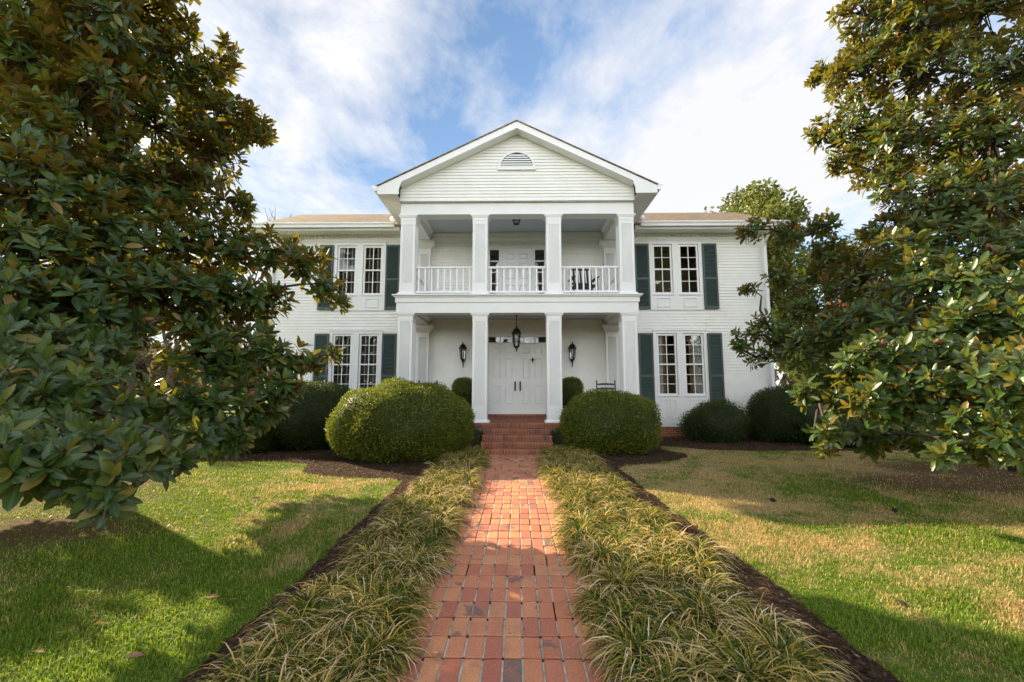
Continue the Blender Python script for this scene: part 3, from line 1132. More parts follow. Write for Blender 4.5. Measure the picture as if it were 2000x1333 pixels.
def window_unit(sx, d, dressing):
    cx = sx * d['cx']
    z0, z1, g0, g1, rows = d['z0'], d['z1'], d['g0'], d['g1'], d['rows']
    yo = -0.045
    gl = [(cx - 0.395, 0.235), (cx + 0.395, 0.235)]
    # casing board with two openings
    mb = MB()
    xs = [cx - UNIT_W, gl[0][0] - 0.30, gl[0][0] + 0.30, gl[1][0] - 0.30, gl[1][0] + 0.30, cx + UNIT_W]
    zs, ze = g0 - 0.065, g1 + 0.065
    for a, b in ((xs[0], xs[1]), (xs[2], xs[3]), (xs[4], xs[5])):
        mb.box(a, b, yo, 0.02, zs, ze)
    mb.box(xs[0], xs[5], yo, 0.02, ze, z1)
    mb.box(xs[0], xs[5], yo, 0.02, z0, zs)
    mb.box(xs[0] - 0.015, xs[5] + 0.015, yo - 0.02, -0.001, z1, z1 + 0.022)     # drip cap
    wname = 'window'
    w = mb.build(wname, W_, house)
    for gx, gh in gl:
        # sash frame with muntins
        mb = MB()
        f = 0.052
        ys, yb = -0.02, 0.02
        zm = (g0 + g1) / 2
        mb.box(gx - gh - f, gx - gh, ys, yb, g0 - f, g1 + f)
        mb.box(gx + gh, gx + gh + f, ys, yb, g0 - f, g1 + f)
        mb.box(gx - gh, gx + gh, ys, yb, g1, g1 + f)
        mb.box(gx - gh, gx + gh, ys, yb, g0 - f, g0)
        mb.box(gx - gh, gx + gh, ys - 0.012, yb, zm - 0.022, zm + 0.022)
        for (a, b) in ((g0, zm - 0.022), (zm + 0.022, g1)):
            mb.box(gx - 0.011, gx + 0.011, ys + 0.008, yb, a, b)
            for i in range(1, rows):
                z = a + (b - a) * i / rows
                mb.box(gx - gh, gx - 0.011, ys + 0.008, yb, z - 0.009, z + 0.009)
                mb.box(gx + 0.011, gx + gh, ys + 0.008, yb, z - 0.009, z + 0.009)
        mb.build('sash', W_, w)
        mb = MB()
        mb.add([(gx - gh, 0.004, g0), (gx + gh, 0.004, g0), (gx + gh, 0.004, g1), (gx - gh, 0.004, g1)], [(0, 1, 2, 3)])
        mb.build('glass', MAT['glass'], w)
        mb = MB()
        mb.box(gx - gh - 0.085, gx + gh + 0.085, yo - 0.035, yo + 0.01, g0 - 0.09, g0 - 0.053)
        mb.build('sill', W_, w, bevel=0.004)
        # apron panels
        mb = MB()
        pz0, pz1 = (z0 + 0.09, g0 - 0.17) if rows == 2 else (z0 + 0.13, g0 - 0.16)
        cols = [(gx - 0.2, gx + 0.2)] if rows == 2 else [(gx - 0.215, gx - 0.035), (gx + 0.035, gx + 0.215)]
        for a, b in cols:
            for (p, q, r0, r1) in ((a, b, pz1 - 0.022, pz1), (a, b, pz0, pz0 + 0.022)):
                mb.box(p, q, yo - 0.022, yo, r0, r1)
            mb.box(a, a + 0.022, yo - 0.022, yo, pz0 + 0.022, pz1 - 0.022)
            mb.box(b - 0.022, b, yo - 0.022, yo, pz0 + 0.022, pz1 - 0.022)
            mb.frustum(a + 0.03, b - 0.03, yo - 0.0005, yo, pz0 + 0.03, a + 0.03, b - 0.03, yo - 0.0005, yo, pz1 - 0.03)
        mb.build('panel', W_, w, bevel=0.004)
    # room behind
    mb = MB()
    xa, xb, ya, yb, za, zb = cx - UNIT_W - 0.25, cx + UNIT_W + 0.25, 0.06, 1.6, z0 + 0.3, z1 + 0.15
    mb.add([(xa, ya, za), (xb, ya, za), (xb, yb, za), (xa, yb, za), (xa, ya, zb), (xb, ya, zb), (xb, yb, zb), (xa, yb, zb)],
           [(0, 1, 2, 3), (7, 6, 5, 4), (1, 5, 6, 2), (2, 6, 7, 3), (3, 7, 4, 0)])
    mb.build('room', MAT['room'], w)
    for i, (gx, gh) in enumerate(gl):
        if dressing == 'blinds':
            mb = MB()
            z = g0 + 0.01
            while z < g1 + 0.02:
                mb.add([(gx - gh - 0.03, 0.055, z), (gx + gh + 0.03, 0.055, z), (gx + gh + 0.03, 0.085, z + 0.012), (gx - gh - 0.03, 0.085, z + 0.012)], [(0, 1, 2, 3)])
                z += 0.038
            for s in (-0.55, 0.55):
                mb.box(gx + s * gh - 0.02, gx + s * gh + 0.02, 0.047, 0.052, g0, g1)
            mb.build('blind', MAT['blind'], w)
        elif dressing == 'curtains':
            side = -1 if i == 0 else 1
            xs_ = [gx + side * (gh - 0.0) - side * t for t in np.linspace(-0.04, 0.15 if i == 0 else 0.24, 25)]
            mb = MB()
            vv, ff = [], []
            for j, x in enumerate(xs_):
                y = 0.11 + 0.022 * math.sin(j * 1.35)
                vv += [(x, y, g0 - 0.1), (x, y, g1 + 0.1)]
            for j in range(len(xs_) - 1):
                ff.append((2 * j, 2 * j + 2, 2 * j + 3, 2 * j + 1))
            mb.add(vv, ff)
            mb.build('curtain', MAT['curtain'], w, smooth=True)
            mb = MB()
            x0 = xs_[-1]
            vv, ff = [], []
            for j in range(9):
                x = x0 - side * 0.010 * j
                y = 0.15 + 0.018 * math.sin(j * 1.5)
                vv += [(x, y, g0 - 0.1), (x, y, g1 + 0.1)]
            for j in range(8):
                ff.append((2 * j, 2 * j + 2, 2 * j + 3, 2 * j + 1))
            mb.add(vv, ff)
            mb.build('drape', MAT['drape'], w, smooth=True)
    return w


wa = window_unit(-1, UP, 'blinds')
wb = window_unit(1, UP, 'plain')
wc = window_unit(-1, LO, 'blinds')
wd = window_unit(1, LO, 'curtains')
wa['label'] = 'upper window pair with pale blinds left of the balcony'
wb['label'] = 'upper window pair reflecting trees right of the balcony'
wc['label'] = 'tall lower window pair with blinds left of the porch'
wd['label'] = 'tall lower window pair with white curtains right of the porch'


def shutter(x0, x1, z0, z1, ztie):
    mb = MB()
    y0, y1 = -0.075, -0.035
    st = 0.05
    mb.box(x0, x0 + st, y0, y1, z0, z1)
    mb.box(x1 - st, x1, y0, y1, z0, z1)
    for a, b in ((z0, z0 + 0.085), (ztie - 0.035, ztie + 0.035), (z1 - 0.065, z1)):
        mb.box(x0 + st, x1 - st, y0, y1, a, b)
    mb.box(x0 + 0.01, x1 - 0.01, y1 + 0.001, -0.016, z0 + 0.01, z1 - 0.01)
    s_ = mb.build('shutter', MAT['green_paint'], house)
    mb = MB()
    for a, b in ((z0 + 0.085, ztie - 0.035), (ztie + 0.035, z1 - 0.065)):
        nsl = int((b - a) / 0.04)
        h = (b - a) / nsl
        for i in range(nsl):
            z = a + i * h
            mb.add([(x0 + st, y0 + 0.006, z + 0.003), (x1 - st, y0 + 0.006, z + 0.003), (x1 - st, y1, z + h * 1.02), (x0 + st, y1, z + h * 1.02),
                    (x0 + st, y0 + 0.012, z - 0.004), (x1 - st, y0 + 0.012, z - 0.004)], [(0, 1, 2, 3), (4, 5, 1, 0)])
    mb.build('louvres', MAT['green_paint'], s_)


for s in (-1, 1):
    for (a, b) in ((3.545, 3.965), (5.57, 5.99)):
        xa, xb = sorted((s * a, s * b))
        shutter(xa, xb, 3.735, 5.735, 4.66)
    for (a, b) in ((3.58, 4.0), (5.60, 6.02)):
        xa, xb = sorted((s * a, s * b))
        shutter(xa, xb, 0.85, 3.02, 1.75)

# ---- doors


def raised_panels(mb, x0, x1, z0, z1, rects, y, dep=0.022):
    """a panelled door leaf: stiles and rails stand proud of sunk fields with bevelled centres"""
    xs_ = sorted({x0, x1, *[v for r_ in rects for v in r_[:2]]})
    zs_ = sorted({z0, z1, *[v for r_ in rects for v in r_[2:]]})
    for xa, xb in zip(xs_[:-1], xs_[1:]):
        run = None
        for za, zb in zip(zs_[:-1], zs_[1:]):
            hole = any(r_[0] <= xa + 1e-6 and r_[1] >= xb - 1e-6 and r_[2] <= za + 1e-6 and r_[3] >= zb - 1e-6 for r_ in rects)
            if hole:
                if run:
                    mb.box(xa, xb, y - dep, y, run[0], run[1])
                run = None
            else:
                run = (run[0], zb) if run else (za, zb)
        if run:
            mb.box(xa, xb, y - dep, y, run[0], run[1])
    for (a, b, za, zb) in rects:
        i = 0.012
        k_ = 0.045
        mb.add([(a + i, y - 0.001, za + i), (b - i, y - 0.001, za + i), (b - i, y - 0.001, zb - i), (a + i, y - 0.001, zb - i),
                (a + k_, y - dep * 0.75, za + k_), (b - k_, y - dep * 0.75, za + k_), (b - k_, y - dep * 0.75, zb - k_), (a + k_, y - dep * 0.75, zb - k_)],
               [(0, 1, 5, 4), (1, 2, 6, 5), (2, 3, 7, 6), (3, 0, 4, 7), (4, 5, 6, 7)])


DC, DH = 0.015, 0.86
DZ0, DZ1 = 0.685, 2.705
mb = MB()                        # door surround and transom frame
mb.box(DC - DH - 0.11, DC - DH - 0.004, -0.06, 0.06, 0.571, 2.98)
mb.box(DC + DH + 0.004, DC + DH + 0.11, -0.06, 0.06, 0.571, 2.98)
mb.box(DC - DH - 0.004, DC + DH + 0.004, -0.055, 0.06, 2.915, 2.98)
mb.box(DC - DH - 0.004, DC + DH + 0.004, -0.055, 0.06, 2.71, 2.745)
mb.box(DC - DH - 0.14, DC + DH + 0.14, -0.085, -0.001, 2.981, 3.01)
for i in range(1, 5):
    x = DC - DH + 2 * DH * i / 5
    mb.box(x - 0.018, x + 0.018, -0.05, 0.03, 2.745, 2.915)
surround = mb.build('door_surround', W_, house, bevel=0.003)
MB().add([(DC - DH, 0.0, 2.745), (DC + DH, 0.0, 2.745), (DC + DH, 0.0, 2.915), (DC - DH, 0.0, 2.915)], [(0, 1, 2, 3)]).build('transom_glass', MAT['glass'], surround)
mb = MB()
mb.add([(-1.1, 0.07, 2.6), (1.1, 0.07, 2.6), (1.1, 1.2, 2.6), (-1.1, 1.2, 2.6), (-1.1, 0.07, 3.2), (1.1, 0.07, 3.2), (1.1, 1.2, 3.2), (-1.1, 1.2, 3.2)],
       [(0, 1, 2, 3), (7, 6, 5, 4), (1, 5, 6, 2), (2, 6, 7, 3), (3, 7, 4, 0)])
mb.build('hall', MAT['room'], surround)
mb = MB()
mb.box(DC - DH - 0.03, DC + DH + 0.03, -0.11, 0.03, 0.655, 0.683)
mb.build('threshold', W_, surround)
mb = MB()
rng = random.Random(8)
x = DC - DH - 0.02
while x < DC + DH:
    mb.rnd = rng.random()
    mb.box(x, x + 0.058, -0.10 - rng.random() * 0.003, 0.03, 0.571, 0.653)
    x += 0.0665
mb.build('brick_sill', MAT['step_brick'], surround, use_rnd=True)
for s in (-1, 1):
    a, b = (DC - DH, DC - 0.005) if s < 0 else (DC + 0.005, DC + DH)
    mb = MB()
    yd = -0.02
    mb.box(a, b, yd + 0.022, 0.04, DZ0, DZ1)
    wdt = b - a
    st, ml = 0.135, 0.12
    pw = (wdt - 2 * st - ml) / 2
    rects = []
    for x0 in (a + st, a + st + pw + ml):
        rects += [(x0, x0 + pw, DZ0 + 0.245, DZ0 + 0.79), (x0, x0 + pw, DZ0 + 0.985, DZ0 + 1.60), (x0, x0 + pw, DZ0 + 1.72, DZ0 + 1.91)]
    raised_panels(mb, a, b, DZ0, DZ1, rects, yd + 0.0219)
    if s > 0:
        mb.box(a - 0.03, a - 0.002, yd - 0.02, yd - 0.002, DZ0 + 0.01, DZ1 - 0.01)
    door = mb.build('door', W_, house)
    hx = DC + s * 0.075
    mb = MB()
    mb.prism_y([(hx + 0.026 * math.cos(t) if abs(math.sin(t)) < 2 else 0, (1.46 + (0.11 if math.sin(t) > 0 else -0.11)) + 0.035 * math.sin(t)) for t in np.linspace(0, 2 * math.pi, 16, endpoint=False)][::-1], yd - 0.022, yd - 0.004)
    mb.tube([(hx, yd - 0.03, 1.58), (hx, yd - 0.06, 1.55), (hx, yd - 0.06, 1.40), (hx, yd - 0.03, 1.37)], 0.011, 6)
    mb.build('handle', MAT['bronze'], door)
    if s > 0:
        kx, kz = DC + 0.44, 2.22
        mb = MB()                # fleur-de-lis shaped knocker
        mb.prism_y([(kx, kz + 0.09), (kx - 0.022, kz + 0.045), (kx - 0.008, kz), (kx - 0.016, kz - 0.05), (kx, kz - 0.085), (kx + 0.016, kz - 0.05), (kx + 0.008, kz), (kx + 0.022, kz + 0.045)], yd - 0.03, yd - 0.005)
        for q in (-1, 1):
            mb.tube([(kx, yd - 0.02, kz - 0.005), (kx + q * 0.03, yd - 0.02, kz + 0.03), (kx + q * 0.048, yd - 0.02, kz + 0.02), (kx + q * 0.045, yd - 0.02, kz - 0.005)], 0.009, 5)
        mb.box(kx - 0.03, kx + 0.03, yd - 0.032, yd - 0.006, kz - 0.014, kz + 0.004)
        mb.build('knocker', MAT['black_metal'], door)

# upper (balcony) door with sidelights
mb = MB()
uz1 = 5.63
for (a, b) in ((-0.93, -0.82), (-0.545, -0.455), (0.455, 0.545), (0.82, 0.93)):
    mb.box(a, b, -0.05, 0.05, FLOOR2, uz1)
mb.box(-0.93, 0.93, -0.05, 0.05, uz1, uz1 + 0.09)
for s in (-1, 1):
    a, b = sorted((s * 0.545, s * 0.82))
    mb.box(a, b, -0.04, 0.03, FLOOR2, FLOOR2 + 0.10)
    mb.box(a, b, -0.04, 0.03, 5.57, uz1)
    for i in range(1, 5):
        z = 3.84 + (5.57 - 3.84) * i / 5
        mb.box(a, b, -0.035, 0.03, z - 0.017, z + 0.017)
us = mb.build('balcony_door_surround', W_, house)
for s in (-1, 1):
    a, b = sorted((s * 0.545, s * 0.82))
    MB().add([(a, 0, 3.84), (b, 0, 3.84), (b, 0, 5.57), (a, 0, 5.57)], [(0, 1, 2, 3)]).build('sidelight_glass', MAT['glass'], us)
    mb = MB()
    vv, ff = [], []
    for j in range(12):
        x = s * 0.56 + s * j * 0.008
        vv += [(x, 0.06 + 0.012 * math.sin(j * 1.9), 3.75), (x, 0.06 + 0.012 * math.sin(j * 1.9), 4.45 if True else 5.5)]
    for j in range(11):
        ff.append((2 * j, 2 * j + 2, 2 * j + 3, 2 * j + 1))
    mb.add(vv, ff)
    mb.build('curtain', MAT['curtain'], us, smooth=True)
mb = MB()
mb.add([(-1.1, 0.10, 3.7), (1.1, 0.10, 3.7), (1.1, 1.4, 3.7), (-1.1, 1.4, 3.7), (-1.1, 0.10, 5.8), (1.1, 0.10, 5.8), (1.1, 1.4, 5.8), (-1.1, 1.4, 5.8)],
       [(0, 1, 2, 3), (7, 6, 5, 4), (1, 5, 6, 2), (2, 6, 7, 3), (3, 7, 4, 0)])
mb.build('landing', MAT['room'], us)
mb = MB()
mb.box(-0.452, 0.452, 0.0072, 0.03, FLOOR2 + 0.02, uz1 - 0.004)
pw = (0.904 - 2 * 0.13 - 0.12) / 2
rects = []
for x0 in (-0.452 + 0.13, -0.452 + 0.13 + pw + 0.12):
    for z0, z1 in ((0.24, 0.75), (0.92, 1.42), (1.53, 1.72)):
        rects.append((x0, x0 + pw, FLOOR2 + z0, FLOOR2 + z1))
raised_panels(mb, -0.452, 0.452, FLOOR2 + 0.02, uz1 - 0.004, rects, 0.007)
ud = mb.build('balcony_door', W_, house)
MB().ball((-0.395, -0.05, 4.7), 0.03).build('handle', MAT['bronze'], ud, smooth=True)

# ---- brick porch and steps
mb = MB()
rng = random.Random(21)
PB = 3.03
TREADS = [(-3.47, 0.114), (-3.16, 0.228), (-2.86, 0.342), (-2.555, 0.456)]
SWX = 0.79


def rowlock(mb, x0, x1, yf, yb, z0, z1):
    x = x0
    while x < x1 - 0.02:
        mb.rnd = rng.random()
        d = rng.random() * 0.005
        c = 0.012
        xa, xb = x, min(x + 0.0575, x1)
        ya = yf - d
        # bullnosed brick: rounded front top edge
        prof = [(yb, z0), (ya, z0), (ya, z1 - 0.03), (ya + 0.008, z1 - 0.012), (ya + 0.025, z1 - 0.001), (yb, z1)]
        mb.prism_x(prof[::-1], xa, xb)
        x += 0.0665


brick_wall(mb, -PB + 0.02, PB - 0.02, PF + 0.02, PF + 0.1, 0.0, 0.455, rng=rng)
rowlock(mb, -PB, PB, PF, PF + 0.19, 0.463, FLOOR1)
y = PF + 0.2                      # porch floor pavers
while y < -0.1:
    x = -PB
    while x < PB:
        mb.rnd = rng.random()
        mb.box(x, min(x + 0.196, PB), y, min(y + 0.093, -0.1), FLOOR1 - 0.04, FLOOR1 - rng.random() * 0.002)
        x += 0.205
    y += 0.102
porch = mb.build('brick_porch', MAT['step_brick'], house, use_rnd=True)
mb = MB()
mb.box(-PB + 0.01, PB - 0.01, PF + 0.014, 0.0, -0.05, FLOOR1 - 0.008)
mb.build('mortar_core', MAT['old_mortar'], porch)
mb = MB()
for i, (yf, zt_) in enumerate(TREADS):
    yb = TREADS[i + 1][0] if i < 3 else PF
    rowlock(mb, -SWX, SWX, yf, yf + 0.2, zt_ - 0.107, zt_)
    # second course of the tread
    x = -SWX
    while x < SWX - 0.02:
        mb.rnd = rng.random()
        mb.box(x, min(x + 0.2, SWX), yf + 0.208, yb + 0.03, zt_ - 0.06, zt_ - rng.random() * 0.002)
        x += 0.209
    for s in (-1, 1):             # side faces
        xa, xb = sorted((s * (SWX - 0.09), s * (SWX - 0.003)))
        mb.rnd = rng.random()
        mb.box(xa, xb, yf + 0.02, yf + 0.21, 0.0, zt_ - 0.102)
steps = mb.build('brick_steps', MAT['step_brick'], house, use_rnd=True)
mb = MB()
for i, (yf, zt_) in enumerate(TREADS):
    mb.box(-SWX + 0.008, SWX - 0.008, yf + 0.009, PF + 0.03, -0.05 if i == 0 else TREADS[i - 1][1] - 0.02, zt_ - 0.007)
mb.build('mortar_core', MAT['old_mortar'], steps)

# ================================================================ GROUND
rng_np = np.random.default_rng(7)


def grid_mesh(name, xs, ys, zf, mat):
    X, Y = np.meshgrid(xs, ys)
    V = np.stack([X, Y, zf(X, Y)], -1).reshape(-1, 3)
    nx, ny = len(xs), len(ys)
    i = np.arange(nx - 1)[None, :] + nx * np.arange(ny - 1)[:, None]
    Q = np.stack([i, i + 1, i + 1 + nx, i + nx], -1).reshape(-1, 4)
    return np_mesh(name, V, [Q], mat)


def gz(X, Y):
    return np.zeros_like(X)


xs = np.concatenate([[-900, -300, -120, -60], np.linspace(-30, 30, 61), [60, 120, 300, 900]])
ys = np.concatenate([[-300, -120, -60], np.linspace(-30, 40, 71), [70, 130, 300, 900]])
g = grid_mesh('ground', xs, ys, gz, MAT['ground'])
g['kind'] = 'structure'
tag(g, 'winter lawn of mixed green and straw coloured grass with bare soil under the trees', 'lawn')


def soft_edge(poly, jit, sub, seed):
    """subdivide a polygon outline and roughen it"""
    r_ = np.random.default_rng(seed)
    out = []
    n = len(poly)
    for i in range(n):
        a, b = np.array(poly[i]), np.array(poly[(i + 1) % n])
        m = max(1, int(np.linalg.norm(b - a) / sub))
        for k_ in range(m):
            p = a + (b - a) * k_ / m
            wob = 0.028 * np.array([math.sin(p[1] * 5.3 + seed) + 0.6 * math.sin(p[1] * 11.7), math.sin(p[0] * 4.1 + seed) + 0.6 * math.sin(p[0] * 9.3)]) * 0.6
            out.append(p + wob + r_.normal(0, jit, 2))
    return out


def in_poly(px, py, poly):
    poly = np.array(poly)
    inside = np.zeros(len(px), bool)
    j = len(poly) - 1
    for i in range(len(poly)):
        xi, yi = poly[i]
        xj, yj = poly[j]
        c = ((yi > py) != (yj > py)) & (px < (xj - xi) * (py - yi) / (yj - yi + 1e-12) + xi)
        inside ^= c
        j = i
    return inside


BED_L = [(-1.66, -2.0), (-1.64, 2.4), (-1.62, 3.0), (-1.66, 4.4), (-1.70, 5.6), (-1.74, 6.75), (-2.0, 6.98), (-2.36, 7.04), (-2.75, 7.06), (-3.1, 7.12), (-3.45, 7.28), (-3.66, 7.55), (-3.78, 7.95),
         (-3.95, 8.28), (-4.4, 8.44), (-5.0, 8.50), (-6.2, 8.47), (-7.6, 8.6), (-8.6, 9.2), (-8.8, 10.5), (-8.6, 13.2), (-0.74, 13.2), (-0.74, -2.0)]
BED_R = [(1.84, -2.0), (1.85, 2.4), (1.87, 3.2), (1.82, 4.2), (1.79, 5.4), (1.79, 6.6), (1.80, 7.4), (1.78, 7.95), (2.0, 8.22), (2.6, 8.46), (3.1, 8.75), (3.49, 9.22), (3.62, 9.65), (3.45, 10.0), (3.3, 10.3), (3.45, 10.75), (3.85, 10.70),
         (4.15, 10.35), (4.55, 10.16), (5.5, 10.05), (6.75, 10.02), (8.2, 10.1), (9.4, 10.35), (10.2, 11.0), (10.3, 13.2), (0.62, 13.2), (0.62, -2.0)]


def bed(name, poly, seed, label):
    edge = soft_edge(poly, 0.012, 0.06, seed)
    me = bpy.data.meshes.new(name)
    tris = tessellate_polygon([[Vector((p[0], p[1], 0.0)) for p in edge]])
    me.from_pydata([(p[0], p[1], 0.006) for p in edge], [], [tuple(t) for t in tris])
    me.update()
    for p in me.polygons:
        if p.normal.z < 0:
            p.flip()
    me.materials.append(MAT['mulch'])
    o = bpy.data.objects.new(name, me)
    COL.objects.link(o)
    o['kind'] = 'structure'
    return tag(o, label, 'mulch bed')


bed('mulch_bed', BED_L, 1, 'dark mulch bed left of the brick path and around the left shrubs')
bed('mulch_bed', BED_R, 2, 'dark mulch bed right of the brick path and around the right shrubs')

# mulch chips and crumbs lying on the beds (one uncountable litter)
def chips(poly, nn, seed, box):
    r_ = np.random.default_rng(seed)
    x = r_.uniform(box[0], box[1], nn)
    y = r_.uniform(box[2], box[3], nn)
    k_ = in_poly(x, y, poly)
    return x[k_], y[k_]


cx1, cy1 = chips(BED_L, 60000, 3, (-9, -0.7, 0.5, 12.6))
cx2, cy2 = chips(BED_R, 60000, 4, (0.6, 10, 0.5, 12.6))
cx_, cy_ = np.concatenate([cx1, cx2]), np.concatenate([cy1, cy2])
nn = len(cx_)
P = np.stack([cx_, cy_, rng_np.uniform(0.008, 0.022, nn)], -1)
th = rng_np.uniform(0, 2 * np.pi, nn)
D = np.stack([np.cos(th), np.sin(th), rng_np.normal(0, 0.25, nn)], -1)
Nn = np.stack([rng_np.normal(0, 0.3, nn), rng_np.normal(0, 0.3, nn), np.ones(nn)], -1)
V, T, Q = leaves(P, D, Nn, rng_np.uniform(0.015, 0.06, nn), rng_np.uniform(0.006, 0.018, nn), np.zeros(nn), np.full(nn, 0.2))
o = np_mesh('mulch_chips', V, [T, Q], MAT['chip'], attrs={'rnd': np.repeat(rng_np.random(nn), LEAF_N)})
tag(o, 'loose bark chips scattered over the dark mulch beds', 'mulch chips', kind='stuff')

# brick path: stacked bond, every brick its own height and colour, all in the path's one mesh
mb, ms = MB(), MB()
rng = random.Random(5)
PX0, BW, BLN = -0.60, 0.1040, 0.2022
yy = -1.0
JX, JY = 0.0105, 0.012
while yy < 9.36:
    shift = rng.uniform(-0.002, 0.002)
    run = rng.random()
    for c in range(-1, 11):
        mb.rnd = min(1.0, max(0.0, 0.55 * rng.random() + 0.45 * (run if rng.random() < 0.5 else rng.random())))
        if rng.random() < 0.025:
            mb.rnd = 0.97
        x0 = PX0 + c * BW + shift + rng.uniform(-0.0015, 0.0015)
        ly = min(BLN - JY, 9.365 - yy)
        if ly < 0.03:
            continue
        za, tl = 0.018 + rng.uniform(-0.002, 0.002), rng.uniform(-0.0022, 0.0022)
        xa, xb, ya, yb = x0 + JX / 2, x0 + BW - JX / 2, yy + rng.uniform(0, 0.003), yy + ly
        k0 = len(mb.v)
        mb.cbox(xa, xb, ya, yb, -0.02, za, 0.004)
        for q in range(k0, len(mb.v)):          # each brick lies with a slight tilt
            v = mb.v[q]
            mb.v[q] = (v[0], v[1], v[2] + tl * ((v[0] - x0) / BW - 0.5) * 2)
        if rng.random() > 0.07:                  # joint mortar, missing in places
            ms.box(x0 - JX / 2 - 0.0005, x0 + JX / 2 + 0.0005, ya + rng.uniform(-0.008, 0.02), yb + rng.uniform(-0.03, 0.009), 0.0, 0.0128 + rng.uniform(-0.003, 0.002))
    yy += BLN
path = mb.build('brick_path', MAT['brick'], use_rnd=True)
path['kind'] = 'structure'
tag(path, 'red brick path laid in a stacked grid leading to the porch steps', 'path')
mb = MB()
mb.add([(PX0 - BW + 0.01, -0.99, 0.0085), (PX0 + 11 * BW - 0.01, -0.99, 0.0085), (PX0 + 11 * BW - 0.01, 9.36, 0.0085), (PX0 - BW + 0.01, 9.36, 0.0085)], [(0, 1, 2, 3)])
mb.build('joint_soil', MAT['mulch'], path)
ms.build('joint_mortar', MAT['mortar'], path)

# pale drive beyond the left lawn
mb = MB()
mb.add([(-60, 27.5, 0.004), (-9, 29.5, 0.004), (-9, 32.0, 0.004), (-60, 31.0, 0.004)], [(0, 1, 2, 3)])
o = mb.build('driveway', MAT['driveway'])
o['kind'] = 'structure'
tag(o, 'pale concrete drive beyond the left lawn', 'driveway')

# crumbs of dry leaf and twig under and around the magnolias
nn = 900
lx = np.concatenate([rng_np.normal(-4.6, 1.6, 350), rng_np.normal(6.0, 1.9, 350), rng_np.uniform(-6, 6, 200)])
ly = np.concatenate([rng_np.normal(4.9, 1.3, 350), rng_np.normal(6.3, 1.3, 350), rng_np.uniform(2, 9, 200)])
k_ = ~((lx > -1.7) & (lx < 1.9)) & (ly > 1.0) & (ly < 10)
lx, ly = lx[k_], ly[k_]
nn = len(lx)
th = rng_np.uniform(0, 6.28, nn)
V, T, Q = leaves(np.stack([lx, ly, rng_np.uniform(0.015, 0.03, nn)], -1), np.stack([np.cos(th), np.sin(th), rng_np.normal(0, 0.2, nn)], -1),
                 np.stack([rng_np.normal(0, 0.35, nn), rng_np.normal(0, 0.35, nn), np.ones(nn)], -1), rng_np.uniform(0.02, 0.07, nn), rng_np.uniform(0.008, 0.028, nn), rng_np.uniform(-0.2, 0.3, nn), rng_np.uniform(0, 0.3, nn))
o = np_mesh('leaf_litter', V, [T, Q], MAT['autumn_leaf'], attrs={'rnd': np.repeat(rng_np.random(nn), LEAF_N)})
tag(o, 'crumbs of dry brown leaf strewn over the lawn under the magnolias', 'leaf litter', kind='stuff')

# ---- grass blades


def soil_np(x, y):
    s = np.full(len(x), -9.0)
    for (cx, cy, rx, ry) in SOIL:
        s = np.maximum(s, 1 - np.hypot((x - cx) / rx, (y - cy) / ry))
    return s


def make_grass():
    r_ = np.random.default_rng(11)
    X, Y = [], []
    for (y0, y1, half, dens) in ((1.6, 3.2, 5.2, 10500), (3.2, 5.0, 7.2, 5600), (5.0, 7.5, 9.5, 2600), (7.5, 11.0, 12, 1100), (11, 18, 16, 260)):
        nn_ = int((y1 - y0) * 2 * half * dens)
        x = r_.uniform(-half, half, nn_)
        y = r_.uniform(y0, y1, nn_)
        X.append(x)
        Y.append(y)
    x, y = np.concatenate(X), np.concatenate(Y)
    keep = np.abs(x) < 1.35 * y + 1.2
    keep &= ~in_poly(x, y, BED_L) & ~in_poly(x, y, BED_R)
    keep &= ~((x > -0.8) & (x < 0.7))
    keep &= ~((y > 12.8) & (np.abs(x) < 7.6))
    s = soil_np(x, y)
    keep &= r_.random(len(x)) > np.clip(s * 1.5, 0, 0.9)
    # thinner here and there
    pn = np.sin(x * 3.1 + 1.7 * np.sin(y * 2.3)) * np.sin(y * 3.7 + 1.3 * np.sin(x * 1.9))
    keep &= r_.random(len(x)) < 0.80 + 0.20 * pn
    x, y = x[keep], y[keep]
    nn_ = len(x)
    hgt = r_.uniform(0.012, 0.034, nn_) * (1 + 0.35 * pn[keep]) * (1 + 0.02 * y)
    w = r_.uniform(0.0025, 0.0050, nn_) * (0.75 + 0.17 * y)
    th = r_.uniform(0, 2 * np.pi, nn_)
    lean = r_.uniform(0.2, 1.1, nn_)
    dx, dy = np.cos(th), np.sin(th)
    sx, sy = -dy, dx
    b = np.stack([x, y, np.full(nn_, 0.0)], -1)
    sd = np.stack([sx, sy, np.zeros(nn_)], -1) * w[:, None] * 0.5
    mid = b + np.stack([dx * lean * hgt * 0.35, dy * lean * hgt * 0.35, hgt * 0.65], -1)
    tip = b + np.stack([dx * lean * hgt, dy * lean * hgt, hgt * (1.05 - 0.3 * lean)], -1)
    V = np.stack([b - sd, b + sd, mid - sd * 0.8, mid + sd * 0.8, tip], 1).reshape(-1, 3)
    i = (np.arange(nn_) * 5)[:, None]
    Q = i + np.array([[0, 1, 3, 2]])
    T = i + np.array([[2, 3, 4]])
    o = np_mesh('grass', V, [Q, T], MAT['grass'], attrs={'rnd': np.repeat(r_.random(nn_), 5)})
    tag(o, 'short winter lawn grass, green blades mixed with straw coloured ones', 'grass', kind='stuff')
    return nn_


make_grass()

# ---- liriope borders


